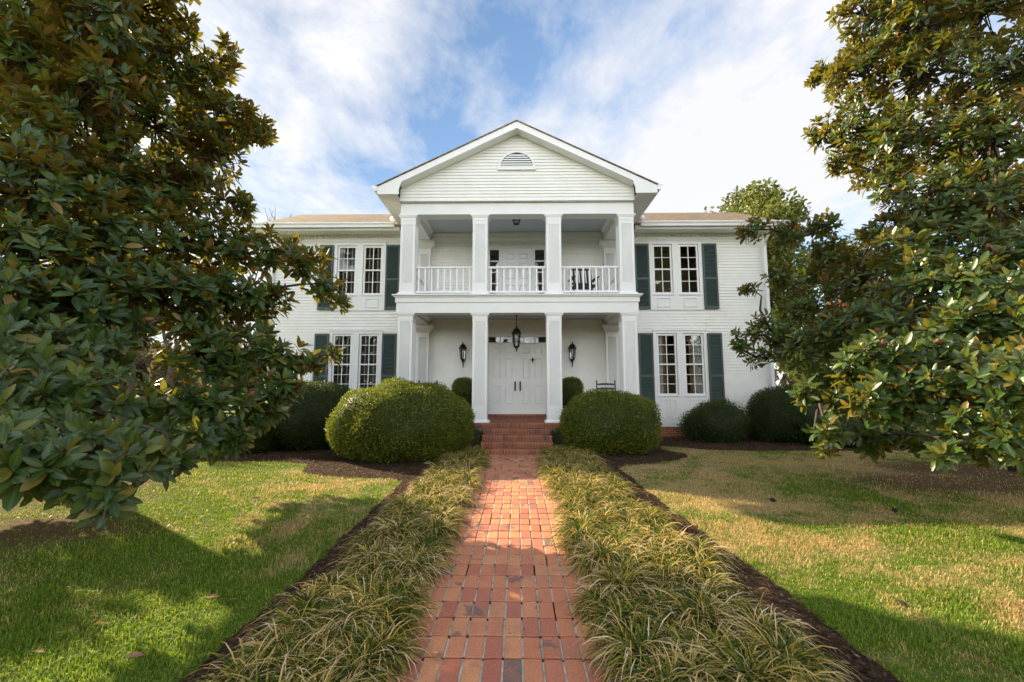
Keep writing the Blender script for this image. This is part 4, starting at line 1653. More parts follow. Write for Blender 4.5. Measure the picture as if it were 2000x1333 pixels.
def liriope(name, x0, x1, y0, y1, seed, label):
    r_ = np.random.default_rng(seed)
    nseg = 5
    Cs = []
    y = y0
    while y < y1:
        x = x0 + 0.10
        while x < x1 - 0.05:
            Cs.append((x + r_.normal(0, 0.05), y + r_.normal(0, 0.05), r_.uniform(0.8, 1.15)))
            x += 0.225
        y += 0.25
    Cs = np.array(Cs)
    Vs, Rn, Al = [], [], []
    for (cx, cy, sc) in Cs:
        nb = int(430 * (1.0 if cy < 5 else 0.75))
        th = r_.uniform(0, 2 * np.pi, nb)
        bx = cx + r_.normal(0, 0.035, nb)
        by = cy + r_.normal(0, 0.035, nb)
        L = r_.uniform(0.25, 0.38, nb) * sc
        el = np.radians(r_.uniform(34, 84, nb))
        w = r_.uniform(0.0050, 0.0095, nb) * (0.9 + 0.05 * cy)
        curl = r_.uniform(1.7, 3.0, nb)
        prev = np.stack([bx, by, np.full(nb, 0.0)], -1)
        d = np.stack([np.cos(th), np.sin(th), np.zeros(nb)], -1)
        side = np.stack([-np.sin(th), np.cos(th), r_.normal(0, 0.25, nb)], -1)
        pts = [prev]
        for k_ in range(nseg):
            t = (k_ + 0.5) / nseg
            e = el - curl * t ** 1.3
            step = (d * np.cos(e)[:, None] + np.array([0, 0, 1.0]) * np.sin(e)[:, None]) * (L / nseg)[:, None]
            prev = prev + step
            prev[:, 2] = np.maximum(prev[:, 2], 0.012)
            pts.append(prev)
        ring = []
        for k_, p in enumerate(pts):
            t = k_ / nseg
            ww = (w * (1 - 0.95 * t ** 3) * 0.5)[:, None]
            ring += [p - side * ww, p + side * ww]
        Vs.append(np.stack(ring, 1).reshape(-1, 3))
        Rn.append(np.repeat(np.clip(r_.random(nb) * 0.95 + r_.normal(0, 0.04), 0, 1), 2 * (nseg + 1)))
        Al.append(np.tile(np.repeat(np.arange(nseg + 1) / nseg, 2), nb))
    V = np.concatenate(Vs)
    m = 2 * (nseg + 1)
    nb = len(V) // m
    base = (np.arange(nb) * m)[:, None, None]
    q = np.array([(2 * k_, 2 * k_ + 1, 2 * k_ + 3, 2 * k_ + 2) for k_ in range(nseg)])[None]
    Q = (base + q).reshape(-1, 4)
    o = np_mesh(name, V, [Q], MAT['liriope'], attrs={'rnd': np.concatenate(Rn), 'along': np.concatenate(Al)})
    tag(o, label, 'border grass', kind='stuff')


liriope('liriope_border', -1.32, -0.66, 0.4, 10.3, 31, 'arching liriope border along the left edge of the brick path')
liriope('liriope_border', 0.52, 1.55, 0.4, 10.3, 32, 'arching liriope border along the right edge of the brick path')

# ================================================================ SHRUBS


def shrub(name, label, cat, c, rx, ry, h, zmid, nleaf, mat, seed, lsize=0.03, power=2.6, lump=0.065, loose=0.026, parent=None, z_low=0.0, group=None):
    """clipped shrub: thousands of small leaves over a lumpy rounded body, with twiggy dark core"""
    r_ = np.random.default_rng(seed)
    c = np.array(c, float)
    ph = r_.uniform(0, 6.28, (7, 3))
    fr = r_.uniform(1.5, 7.0, (7, 3))

    def surf(d):
        rz = np.where(d[:, 2] > 0, h - zmid, zmid * 1.25)
        k_ = (np.abs(d[:, 0] / rx) ** power + np.abs(d[:, 1] / ry) ** power + np.abs(d[:, 2] / rz) ** power) ** (-1 / power)
        p = d * k_[:, None]
        ln = np.zeros(len(d))
        for a, f in zip(ph, fr):
            ln += np.sin(p[:, 0] * f[0] + a[0]) * np.sin(p[:, 1] * f[1] + a[1]) * np.sin(p[:, 2] * f[2] + a[2])
        return p * (1 + lump * ln[:, None] * 0.5)
    d = normalize(r_.normal(0, 1, (int(nleaf * 1.5), 3)) * np.array([rx, ry, h * 0.6]))
    p = surf(d)
    ok = p[:, 2] + zmid > 0.015 + z_low
    d, p = d[ok][:nleaf], p[ok][:nleaf]
    nn_ = len(p)
    nrm = normalize(p / np.array([rx, ry, max(h - zmid, 0.1)]) ** 2)
    off = np.abs(r_.normal(0, loose, nn_)) * np.where(r_.random(nn_) < 0.35, 1, -1.6)
    P_ = c + p + nrm * off[:, None] + np.array([0, 0, zmid])
    P_[:, 2] = np.maximum(P_[:, 2], c[2] + 0.01)
    D_ = normalize(nrm * 0.75 + r_.normal(0, 0.6, (nn_, 3)) + np.array([0, 0, 0.25]))
    N_ = normalize(nrm + r_.normal(0, 0.7, (nn_, 3)))
    L_ = r_.uniform(0.7, 1.3, nn_) * lsize
    V, T = small_leaves(P_, D_, N_, L_, L_ * 0.62, np.full(nn_, 0.12))
    rn = np.clip(r_.random(nn_) * 1.1 - 0.1, 0, 0.97)
    rn[r_.random(nn_) < 0.012] = 1.0
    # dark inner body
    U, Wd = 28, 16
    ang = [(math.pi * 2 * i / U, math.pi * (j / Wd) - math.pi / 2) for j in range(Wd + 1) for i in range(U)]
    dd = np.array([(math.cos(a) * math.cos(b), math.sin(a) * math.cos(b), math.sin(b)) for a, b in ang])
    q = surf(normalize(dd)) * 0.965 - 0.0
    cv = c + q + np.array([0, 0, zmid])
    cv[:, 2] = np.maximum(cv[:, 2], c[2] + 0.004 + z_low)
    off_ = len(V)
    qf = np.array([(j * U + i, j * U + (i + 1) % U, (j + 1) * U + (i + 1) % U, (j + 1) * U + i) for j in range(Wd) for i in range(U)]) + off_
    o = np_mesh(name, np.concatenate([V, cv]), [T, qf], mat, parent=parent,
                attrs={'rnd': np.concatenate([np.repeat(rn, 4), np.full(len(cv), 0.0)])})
    if parent is None:
        tag(o, label, cat, group)
    return o


shrub('boxwood', 'large sunlit rounded boxwood left of the steps, yellow-green on top', 'shrub', (-2.42, 9.32, 0), 1.43, 1.22, 1.52, 0.55, 46000, MAT['boxwood'], 41, 0.034, power=2.25)
shrub('boxwood', 'rounded dark green boxwood right of the steps in the shade', 'shrub', (2.06, 9.98, 0), 1.09, 0.88, 1.36, 0.5, 32000, MAT['boxwood'], 42, 0.032, lump=0.07, power=2.2)
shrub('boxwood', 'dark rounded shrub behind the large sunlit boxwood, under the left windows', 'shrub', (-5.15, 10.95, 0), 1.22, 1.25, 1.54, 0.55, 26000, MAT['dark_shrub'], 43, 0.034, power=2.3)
shrub('clipped_hedge', 'low dark clipped hedge under the left magnolia', 'hedge', (-6.9, 9.9, 0), 1.5, 0.75, 0.72, 0.3, 18000, MAT['dark_shrub'], 44, 0.034, power=4)
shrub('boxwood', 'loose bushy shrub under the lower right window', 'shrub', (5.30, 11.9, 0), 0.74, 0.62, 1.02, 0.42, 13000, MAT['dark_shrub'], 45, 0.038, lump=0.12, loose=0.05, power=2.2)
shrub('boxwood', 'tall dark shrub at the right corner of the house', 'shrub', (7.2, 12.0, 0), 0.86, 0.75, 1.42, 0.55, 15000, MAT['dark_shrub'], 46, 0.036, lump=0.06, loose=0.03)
shrub('clipped_hedge', 'low dark hedge beneath the right magnolia', 'hedge', (8.35, 11.05, 0), 1.15, 0.6, 0.66, 0.28, 14000, MAT['dark_shrub'], 47, 0.036, power=3.4)
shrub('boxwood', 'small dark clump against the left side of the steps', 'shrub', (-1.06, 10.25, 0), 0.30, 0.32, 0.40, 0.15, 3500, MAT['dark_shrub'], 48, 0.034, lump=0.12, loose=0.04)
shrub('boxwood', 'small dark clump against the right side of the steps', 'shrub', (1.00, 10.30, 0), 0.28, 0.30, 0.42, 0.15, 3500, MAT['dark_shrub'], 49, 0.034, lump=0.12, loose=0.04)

# clipped topiaries in planters on the porch, behind the inner columns
for sx, lab in ((-1, 'clipped ball topiary in a dark planter left of the front door'), (1, 'clipped ball topiary in a dark planter right of the front door')):
    tx, ty = (-1.44, 11.75) if sx < 0 else (1.42, 11.75)
    t = thing('topiary_shrub', lab, 'topiary', (tx, ty, FLOOR1), group='potted topiaries on the porch')
    mb = MB()
    mb.lathe([(0.13, 0.0), (0.15, 0.02), (0.19, 0.30), (0.215, 0.31), (0.215, 0.35), (0.18, 0.352), (0.17, 0.30)], 20)
    mb.build('planter', MAT['planter'], t, smooth=False)
    shrub('foliage', '', '', (0, 0, 0.34), 0.27, 0.27, 0.42, 0.18, 3200, MAT['dark_shrub'], 50 + sx, 0.03, lump=0.1, loose=0.03, parent=t)
    shrub('clipped_ball', '', '', (0, 0, 0.58), 0.30, 0.30, 0.52, 0.24, 5200, MAT['boxwood'], 55 + sx, 0.028, lump=0.05, loose=0.015, parent=t)

# ================================================================ MAGNOLIAS


def magnolia(label, trunk, height, lobes, extra, seed, tips_per, leaf_len, nleaf=(9, 13), clear=()):
    r_ = np.random.default_rng(seed)
    pr = random.Random(seed)
    t = thing('magnolia_tree', label, 'tree', (trunk[0], trunk[1], 0), group='magnolias framing the house')
    base = np.array([trunk[0], trunk[1], 0.0])
    lobes = [np.array(l, float) for l in lobes] + [np.array(l, float) for l in extra]
    lobes.sort(key=lambda l: math.hypot(l[0] - trunk[0], l[1] - trunk[1]))
    placed = []
    br = MB()
    # trunk
    tp = [(0, 0, -0.05), (0.03, 0.0, 0.4), (0.02, 0.04, 1.5), (-0.04, 0.06, 3.0), (0.03, 0.0, 5.0), (0.0, 0.03, height * 0.75), (0, 0, height)]
    MB().tube(tp, [0.27, 0.21, 0.18, 0.15, 0.11, 0.06, 0.015], 12).build('trunk', MAT['bark'], t, smooth=True)
    P_, D_, N_, Ln, Rn = [], [], [], [], []
    tips_all = []
    for lb in lobes:
        C, r = lb[:3] - base, lb[3]
        hd = math.hypot(C[0], C[1])
        par = None
        for (Cp, hp) in placed:
            if hp < hd - 0.1 and (Cp[2] <= C[2] + 0.3 or C[2] < 2.4) and np.linalg.norm(C - Cp) < min(hd * 0.8, 1.9) and (par is None or np.linalg.norm(C - Cp) < np.linalg.norm(C - par)):
                par = Cp
        placed.append((C, hd))
        z_at = max(0.35, min(height * 0.9, C[2] - hd * (0.25 if C[2] > 2.2 else -0.05)))
        A = Vector((0, 0, z_at)) if par is None else Vector(par)
        B = Vector(C)
        if par is not None:
            hd = (B - A).length
        mid1 = A.lerp(B, 0.35) + Vector((pr.uniform(-.12, .12), pr.uniform(-.12, .12), 0.10 * hd * (1 if C[2] > 1.2 else 0.6)))
        mid2 = A.lerp(B, 0.72) + Vector((pr.uniform(-.12, .12), pr.uniform(-.12, .12), 0.06 * hd))
        r0 = 0.012 + 0.014 * r + 0.005 * hd
        br.tube([A, mid1, mid2, B], [r0 * 1.5, r0 * 1.1, r0 * 0.75, r0 * 0.4], 6)
        lsc = min(1.04, max(0.64, 0.55 + 0.065 * np.linalg.norm(lb[:3] - np.array([0, 0, 1.4]))))
        nt = max(4, int(tips_per * r * r / lsc ** 1.5 + 3))
        d = normalize(r_.normal(0, 1, (nt, 3)))
        outd = C / max(1e-6, np.linalg.norm(C))
        outd = np.array([outd[0], outd[1], 0.35 * outd[2]])
        d = normalize(d + 0.45 * outd)
        rad = r * (0.35 + 0.65 * r_.random(nt) ** 0.45)
        Tp = C + d * rad[:, None] * np.array([1, 1, 0.85])
        for T_, dd in zip(Tp, d):
            wpos = T_ + base
            if wpos[2] < 0.12:
                continue
            bad = False
            for (px_, py_, pz_, rr_) in clear:
                if (wpos[0] - px_) ** 2 + (wpos[1] - py_) ** 2 + (wpos[2] - pz_) ** 2 < rr_ ** 2:
                    bad = True
            if bad:
                continue
            ax = normalize((dd * 0.55 + outd * 0.5 + np.array([0, 0, 0.45]) + r_.normal(0, 0.25, 3))[None])[0]
            tips_all.append((T_, ax))
            if pr.random() < 0.75:
                s0 = C + (T_ - C) * 0.15 + r_.normal(0, 0.03, 3)
                m_ = (s0 + T_) / 2 + np.array([0, 0, -0.03])
                br.tube([s0, m_, T_], [0.011, 0.008, 0.006], 4, caps=False)
            k_ = r_.integers(nleaf[0], nleaf[1] + 1)
            ua = np.cross(ax, [0.3, 0.5, 0.81])
            ua /= np.linalg.norm(ua)
            va = np.cross(ax, ua)
            ph0 = r_.random() * 6.28
            for q in range(k_):
                ph = ph0 + q * 2.39996 + r_.normal(0, 0.15)
                f = q / k_
                inc = math.radians(34 + 68 * f + r_.normal(0, 8))
                rdir = ua * math.cos(ph) + va * math.sin(ph)
                Dv = ax * math.cos(inc) + rdir * math.sin(inc)
                Nv = ax * math.sin(inc) - rdir * math.cos(inc) + r_.normal(0, 0.14, 3)
                P_.append(T_ - ax * 0.085 * f + Dv * 0.012)
                D_.append(Dv)
                N_.append(Nv)
                Ln.append(leaf_len * lsc * r_.uniform(0.62, 1.2) * (0.8 + 0.3 * f))
                Rn.append(r_.random())
    P_, D_, N_, Ln, Rn = map(np.array, (P_, D_, N_, Ln, Rn))
    n_ = len(P_)
    V, T, Q = leaves(P_, D_, N_, Ln, Ln * r_.uniform(0.37, 0.46, n_), r_.uniform(-0.08, 0.34, n_), r_.uniform(0.04, 0.22, n_))
    np_mesh('crown', V, [T, Q], MAT['magnolia'], parent=t, attrs={'rnd': np.repeat(Rn, LEAF_N), 'edge': np.tile(LEAF_EDGE, n_)})
    br.build('branches', MAT['bark'], t, smooth=True)
    # knobbly seed pods on some shoot tips
    pm = None
    near = sorted(tips_all, key=lambda a: np.linalg.norm((a[0] + base) - np.array([0, 0, 1.4])))[:len(tips_all) // 2]
    for (T_, ax) in pr.sample(near, min(34, len(near))):
        if pm is None:
            mb = MB()
            prof = [(0.006, -0.035), (0.009, -0.005), (0.02, 0.0), (0.027, 0.02), (0.027, 0.045), (0.018, 0.068), (0.005, 0.08)]
            mb.lathe(prof, 9)
            po = mb.build('seed_pod', MAT['pod'], t, smooth=False)
            pm = po.data
        else:
            po = bpy.data.objects.new('seed_pod', pm)
            COL.objects.link(po)
            po.parent = t
        po.location = tuple(T_ + ax * 0.03)
        po.rotation_euler = Vector(ax).to_track_quat('Z', 'Y').to_euler()
        s_ = pr.uniform(0.85, 1.2)
        po.scale = (s_, s_, s_)
    return n_


LEFT_LOBES = [(-6.98,5.50,6.70,0.80),(-6.65,6.00,7.08,0.80),(-5.98,6.20,7.35,0.75),(-5.82,6.40,8.27,0.60),(-5.87,6.20,8.89,0.80),(-6.88,6.00,8.40,0.90),(-7.43,5.50,7.91,0.90),(-6.23,5.00,5.51,0.60),(-6.24,6.00,6.15,0.75),(-5.77,6.60,6.80,0.65),(-5.49,7.00,6.63,0.50),(-5.21,7.00,7.06,0.25),(-5.09,7.00,7.40,0.16),(-5.64,4.60,4.18,0.65),(-5.93,5.60,4.77,0.75),(-5.74,6.40,5.50,0.80),(-5.22,7.00,5.97,0.65),(-4.81,7.20,6.00,0.40),(-4.48,7.20,5.85,0.22),(-5.32,4.50,3.41,0.75),(-5.64,5.60,3.96,0.75),(-5.50,6.50,4.53,0.70),(-5.16,7.00,5.22,0.45),(-4.80,7.00,4.49,0.30),(-4.94,4.20,2.63,0.65),(-5.08,5.00,2.99,0.75),(-5.14,6.00,3.37,0.75),(-4.69,6.60,3.65,0.65),(-3.83,6.60,3.56,0.42),(-3.23,6.40,3.33,0.32),(-2.81,6.20,2.93,0.24),(-2.61,6.20,2.66,0.12),(-4.59,4.00,2.08,0.55),(-4.56,4.60,2.29,0.60),(-4.50,5.40,2.51,0.60),(-4.20,6.00,2.62,0.60),(-3.74,6.20,2.66,0.40),(-4.13,3.60,1.62,0.45),(-4.11,4.00,1.69,0.40),(-4.14,5.60,1.87,0.45),(-3.66,5.80,1.88,0.50),(-3.17,5.80,1.81,0.32),(-2.76,5.80,1.79,0.14),(-2.52,5.80,1.87,0.09),(-3.59,3.20,1.26,0.40),(-3.46,3.40,1.33,0.35),(-4.12,5.00,1.17,0.35),(-3.73,5.20,1.16,0.42),(-3.30,5.40,1.22,0.42),(-3.02,5.50,1.40,0.25),(-3.14,2.80,0.99,0.32),(-3.02,3.00,1.06,0.26),(-2.37,2.60,0.89,0.20),(-2.53,3.00,0.96,0.18),(-2.62,2.50,0.96,0.20),(-2.80,2.40,1.02,0.24),(-3.39,4.40,0.87,0.25),(-2.65,3.40,0.88,0.12),(-3.33,5.00,0.88,0.25)]
LEFT_EXTRA = [(-7.8, 6.5, 6.0, 0.9), (-8.0, 5.5, 4.4, 0.9), (-7.6, 4.2, 3.0, 0.9), (-6.2, 3.4, 2.0, 0.7), (-5.2, 3.0, 1.4, 0.6), (-8.2, 6.6, 2.6, 0.9), (-6.8, 7.8, 3.2, 0.8), (-5.6, 7.6, 2.2, 0.6), (-6.6, 7.6, 5.0, 0.8), (-6.2, 6.8, 10.0, 0.7), (-7.2, 7.0, 9.2, 0.8), (-5.5, 5.2, 6.3, 0.6), (-5.55, 5.3, 7.5, 0.65), (-5.4, 5.1, 5.2, 0.5), (-5.6, 5.4, 8.5, 0.6)]
RIGHT_LOBES = [(6.92, 8.00, 8.78, 0.62), (8.02, 8.00, 8.77, 0.90), (8.66, 7.50, 8.40, 0.90), (7.87, 8.00, 10.35, 0.85), (8.64, 7.50, 9.88, 1.00), (6.85, 8.60, 8.04, 0.50), (6.47, 8.80, 8.08, 0.20), (6.80, 8.00, 7.47, 0.70), (7.40, 7.50, 7.08, 0.80), (8.03, 7.00, 6.69, 0.80), (6.40, 8.50, 6.67, 0.42), (6.71, 8.00, 6.30, 0.65), (6.99, 7.20, 5.71, 0.80), (7.44, 6.60, 5.26, 0.80), (6.27, 8.00, 5.73, 0.33), (6.57, 7.40, 4.98, 0.42), (6.66, 6.80, 4.43, 0.60), (6.95, 6.20, 4.08, 0.70), (6.27, 7.20, 4.07, 0.38), (6.23, 6.60, 3.60, 0.55), (6.35, 6.00, 3.18, 0.60), (6.51, 5.60, 2.99, 0.60), (4.82, 8.60, 4.59, 0.30), (5.61, 8.80, 4.56, 0.40), (6.17, 8.60, 4.70, 0.32), (6.30, 8.60, 4.01, 0.50), (5.45, 8.80, 3.69, 0.38), (4.54, 8.40, 3.36, 0.14), (5.65, 8.40, 2.98, 0.50), (6.35, 8.00, 3.29, 0.65), (4.65, 8.00, 2.47, 0.36), (4.03, 7.80, 2.26, 0.22), (4.89, 7.60, 2.11, 0.45), (4.17, 7.60, 1.93, 0.20), (5.39, 7.20, 2.24, 0.55), (5.83, 6.60, 2.64, 0.55), (5.92, 6.00, 2.38, 0.50), (6.00, 5.40, 2.16, 0.50), (3.82, 5.60, 1.34, 0.26), (3.74, 4.80, 1.66, 0.28), (3.67, 4.48, 1.36, 0.22), (3.45, 4.48, 1.23, 0.14), (3.57, 5.12, 0.91, 0.17), (3.51, 5.12, 0.71, 0.07), (3.98, 4.48, 1.41, 0.26), (4.20, 4.32, 1.51, 0.30), (4.29, 4.00, 1.50, 0.31), (4.31, 3.84, 1.23, 0.26), (4.16, 4.00, 1.11, 0.21), (3.79, 4.00, 0.84, 0.09), (4.15, 3.84, 1.00, 0.14), (3.86, 4.80, 1.80, 0.20), (4.01, 4.60, 1.73, 0.22), (4.39, 4.60, 1.78, 0.22), (4.55, 4.40, 1.71, 0.22), (4.72, 4.20, 1.70, 0.25), (5.12, 4.60, 2.16, 0.30), (5.29, 4.40, 2.02, 0.35), (5.07, 4.20, 1.41, 0.35), (3.77, 4.50, 1.20, 0.14), (3.99, 4.40, 1.21, 0.16), (4.15, 4.20, 1.26, 0.18)]
RIGHT_EXTRA = [(9.4, 7.0, 7.0, 1.0), (9.2, 8.6, 5.2, 1.0), (8.8, 6.4, 4.0, 0.9), (7.6, 9.4, 4.2, 0.8), (9.6, 7.4, 2.8, 0.9), (7.8, 6.2, 2.4, 0.7), (7.2, 5.6, 1.6, 0.5), (8.2, 9.3, 6.6, 0.9), (7.0, 9.2, 2.6, 0.7), (8.4, 8.6, 10.6, 0.8), (7.5, 7.5, 8.0, 0.8), (5.01, 5.60, 3.13, 0.40), (5.17, 5.20, 2.63, 0.42), (5.22, 4.80, 2.53, 0.40), (4.63, 5.00, 2.10, 0.35), (4.89, 4.80, 2.08, 0.35), (4.67, 5.60, 2.32, 0.35), (4.89, 4.40, 0.81, 0.20), (5.01, 4.80, 0.76, 0.20), (4.76, 4.80, 0.92, 0.20), (4.73, 6.00, 0.79, 0.30), (5.28, 6.00, 0.86, 0.30)]
nl = magnolia('large glossy magnolia filling the left side, its limbs drooping to the lawn', (-5.9, 5.9), 10.2, LEFT_LOBES, LEFT_EXTRA, 61, 150, 0.178)
nr = magnolia('large sun-flecked magnolia filling the right side, trunk beyond the lawn', (8.7, 7.7), 11.0, RIGHT_LOBES, RIGHT_EXTRA, 62, 165, 0.152)
print("leaves", nl, nr)

# ================================================================ BACKGROUND TREES


def tree(name, label, c, height, cr, mat, seed, nlobes, nleaf, lsize, z_low=0.3, group=None, squash=1.0):
    r_ = np.random.default_rng(seed)
    pr = random.Random(seed)
    t = thing(name, label, 'tree', (c[0], c[1], 0), group=group)
    MB().tube([(0, 0, -0.1), (0.05, 0.02, height * 0.25), (-0.04, 0.03, height * 0.55), (0, 0, height * 0.95)], [cr * 0.075 + 0.06, cr * 0.055 + 0.04, cr * 0.035 + 0.02, 0.02], 9).build('trunk', MAT['bark'], t, smooth=True)
    br = MB()
    Ps = []
    for i in range(nlobes):
        f = pr.random() ** 0.8
        z = height * (z_low + (1 - z_low) * f)
        maxr = cr * math.sin(math.pi * min(0.98, 0.18 + 0.80 * f)) ** 0.7
        a = pr.uniform(0, 6.28)
        rr = maxr * pr.uniform(0.35, 0.9)
        C = np.array([rr * math.cos(a), rr * math.sin(a) * squash, z])
        lr = cr * pr.uniform(0.2, 0.38) * (0.75 if f > 0.8 else 1)
        br.tube([(0, 0, max(0.5, z - rr * 0.6)), tuple(C * np.array([0.5, 0.5, 1]) + np.array([0, 0, -rr * 0.25])), tuple(C)], [cr * 0.022 + 0.015, cr * 0.014 + 0.01, 0.012], 5, caps=False)
        d = normalize(r_.normal(0, 1, (nleaf // nlobes, 3)))
        Ps.append(C + d * (lr * (0.3 + 0.75 * r_.random(len(d)) ** 0.5))[:, None] * np.array([1, 1, 0.8]))
    P_ = np.concatenate(Ps)
    n_ = len(P_)
    D_ = normalize(r_.normal(0, 1, (n_, 3)) + np.array([0, 0, 0.4]))
    N_ = normalize(r_.normal(0, 0.7, (n_, 3)) + np.array([0, 0, 1.0]))
    L_ = r_.uniform(0.6, 1.3, n_) * lsize
    V, T, Q = leaves(P_, D_, N_, L_, L_ * 0.55, np.full(n_, 0.1), np.full(n_, 0.1))
    np_mesh('crown', V, [T, Q], mat, parent=t, attrs={'rnd': np.repeat(r_.random(n_), LEAF_N)})
    br.build('branches', MAT['bark'], t, smooth=True)
    return t


tree('evergreen_tree', 'bushy evergreen tree rising behind the right end of the roof', (13.7, 25.5), 12.9, 4.7, MAT['tree_leaf'], 71, 60, 32000, 0.24, z_low=0.25)
tree('evergreen_tree', 'dark evergreen tree behind the right magnolia, beside the house corner', (12.2, 16.5), 6.6, 2.2, MAT['dark_shrub'], 72, 26, 12000, 0.2, z_low=0.1)
tree('autumn_tree', 'pinkish brown autumn tree glimpsed through the right magnolia', (22.0, 27.0), 8.0, 3.6, MAT['autumn_leaf'], 73, 26, 9000, 0.22)


tree('yard_tree', 'tall sunlit tree across the front yard, seen only reflected in the upper right windows', (13.5, -10.0), 15.5, 4.6, MAT['tree_leaf'], 75, 50, 22000, 0.26, z_low=0.2)


tree('yard_tree', 'broad sunlit tree across the front yard, seen only reflected in the left windows', (-12.5, -13.0), 12.0, 4.4, MAT['tree_leaf'], 76, 40, 18000, 0.26, z_low=0.15)


def bare_tree(label, c, height, seed):
    pr = random.Random(seed)
    t = thing('bare_tree', label, 'tree', (c[0], c[1], 0), group='bare winter trees behind the house')
    tr, tw = MB(), MB()

    def grow(p, d, ln, r, lev):
        e = p + d * ln
        m = p.lerp(e, 0.5) + Vector((pr.uniform(-1, 1), pr.uniform(-1, 1), 0)) * ln * 0.06
        (tr if lev == 0 else tw).tube([p, m, e], [r, r * 0.82, r * 0.62], 7 if lev == 0 else (5 if lev < 3 else 3), caps=False)
        if lev >= 5:
            return
        for i in range(3 if lev < 4 else 2):
            nd = (d + Vector((pr.uniform(-1, 1), pr.uniform(-1, 1), pr.uniform(-0.25, 0.7))) * 0.62).normalized()
            grow(p.lerp(e, pr.uniform(0.65, 1.0)), nd, ln * pr.uniform(0.62, 0.8), r * 0.55, lev + 1)
    grow(Vector((0, 0, -0.1)), Vector((0, 0, 1)), height * 0.30, height * 0.018, 0)
    tr.build('trunk', MAT['bark'], t, smooth=True)
    tw.build('branches', MAT['bark'], t, smooth=True)


bare_tree('stout trunked bare tree on the left lawn, glimpsed through the magnolia', (-15.3, 17.0), 10, 83)
bare_tree('bare winter tree behind the left end of the house', (-14.0, 23.0), 15, 81)
bare_tree('bare winter tree far beyond the left lawn, standing apart', (-24.0, 30.0), 14, 82)


def far_wood():
    r_ = np.random.default_rng(91)
    Ps = []
    for i in range(300):
        a = r_.uniform(-1.3, 1.3) if i < 150 else r_.uniform(1.9, 4.4)
        dist = r_.uniform(55, 85) if i < 150 else r_.uniform(38, 55)
        x, y = dist * math.sin(a), dist * math.cos(a)
        hh = r_.uniform(5, 9)
        for j in range(4):
            z = hh * (0.25 + 0.7 * j / 4)
            d = normalize(r_.normal(0, 1, (110, 3)))
            Ps.append(np.array([x + r_.normal(0, .8), y + r_.normal(0, .8), z]) + d * (hh * 0.22 * r_.random(110) ** 0.4)[:, None])
    P_ = np.concatenate(Ps)
    n_ = len(P_)
    L_ = r_.uniform(0.5, 1.1, n_)
    V, T, Q = leaves(P_, normalize(r_.normal(0, 1, (n_, 3))), normalize(r_.normal(0, 1, (n_, 3))), L_, L_ * 0.5, np.full(n_, 0.1), np.full(n_, 0.1))
    o = np_mesh('far_woods', V, [T, Q], MAT['far_leaf'], attrs={'rnd': np.repeat(r_.random(n_), LEAF_N)})
    tag(o, 'brownish far-off wood along the horizon around the house and yard', 'woods', kind='stuff')


far_wood()

# ================================================================ LAMPS AND FURNITURE
LG = MAT['glass']


def lantern_body(t, cx, cy, z, s=1.0, sides=6):
    """six-sided tapering lantern, z = middle of the glass"""
    h = 0.15 * s
    rt, rb = 0.095 * s, 0.062 * s
    mb = MB()
    for k_ in range(sides):
        a = 2 * math.pi * k_ / sides
        mb.tube([(cx + rb * math.cos(a), cy + rb * math.sin(a), z - h), (cx + rt * math.cos(a), cy + rt * math.sin(a), z + h)], 0.008 * s, 4)
    mb.lathe([(rb * 0.5, z - h - 0.05 * s), (rb * 0.9, z - h - 0.03 * s), (rb * 1.12, z - h - 0.008 * s), (rb * 1.12, z - h + 0.008 * s), (rb * 0.3, z - h + 0.012 * s)], sides, cx, cy)
    mb.build('cage', MAT['black_metal'], t)
    mb = MB()
    mb.lathe([(rt * 0.8, z + h - 0.004), (rt * 1.28, z + h), (rt * 1.30, z + h + 0.02 * s), (rt * 1.05, z + h + 0.045 * s), (rt * 0.85, z + h + 0.10 * s), (rt * 0.45, z + h + 0.135 * s), (rt * 0.16, z + h + 0.15 * s), (rt * 0.22, z + h + 0.17 * s), (rt * 0.06, z + h + 0.215 * s)], 12, cx, cy)
    mb.build('cap', MAT['black_metal'], t, smooth=True)
    mb = MB()
    vv, ff = [], []
    for k_ in range(sides):
        a = 2 * math.pi * k_ / sides
        vv += [(cx + rb * 0.96 * math.cos(a), cy + rb * 0.96 * math.sin(a), z - h + 0.012), (cx + rt * 0.96 * math.cos(a), cy + rt * 0.96 * math.sin(a), z + h - 0.004)]
    for k_ in range(sides):
        j = (k_ + 1) % sides
        ff.append((2 * k_, 2 * j, 2 * j + 1, 2 * k_ + 1))
    mb.add(vv, ff)
    mb.build('glass', LG, t)
    mb = MB()
    mb.lathe([(0.012, z - h + 0.01), (0.014, z - 0.05 * s), (0.026 * s, z - 0.01 * s), (0.024 * s, z + 0.03 * s), (0.004, z + 0.07 * s)], 8, cx, cy)
    mb.build('bulb', MAT['curtain'], t, smooth=True)
    mb = MB()
    mb.lathe([(0.004, z - h - 0.145 * s), (0.016 * s, z - h - 0.12 * s), (0.012 * s, z - h - 0.10 * s), (0.022 * s, z - h - 0.08 * s), (rb * 0.5, z - h - 0.05 * s)], 8, cx, cy)
    mb.build('finial', MAT['black_metal'], t, smooth=True)


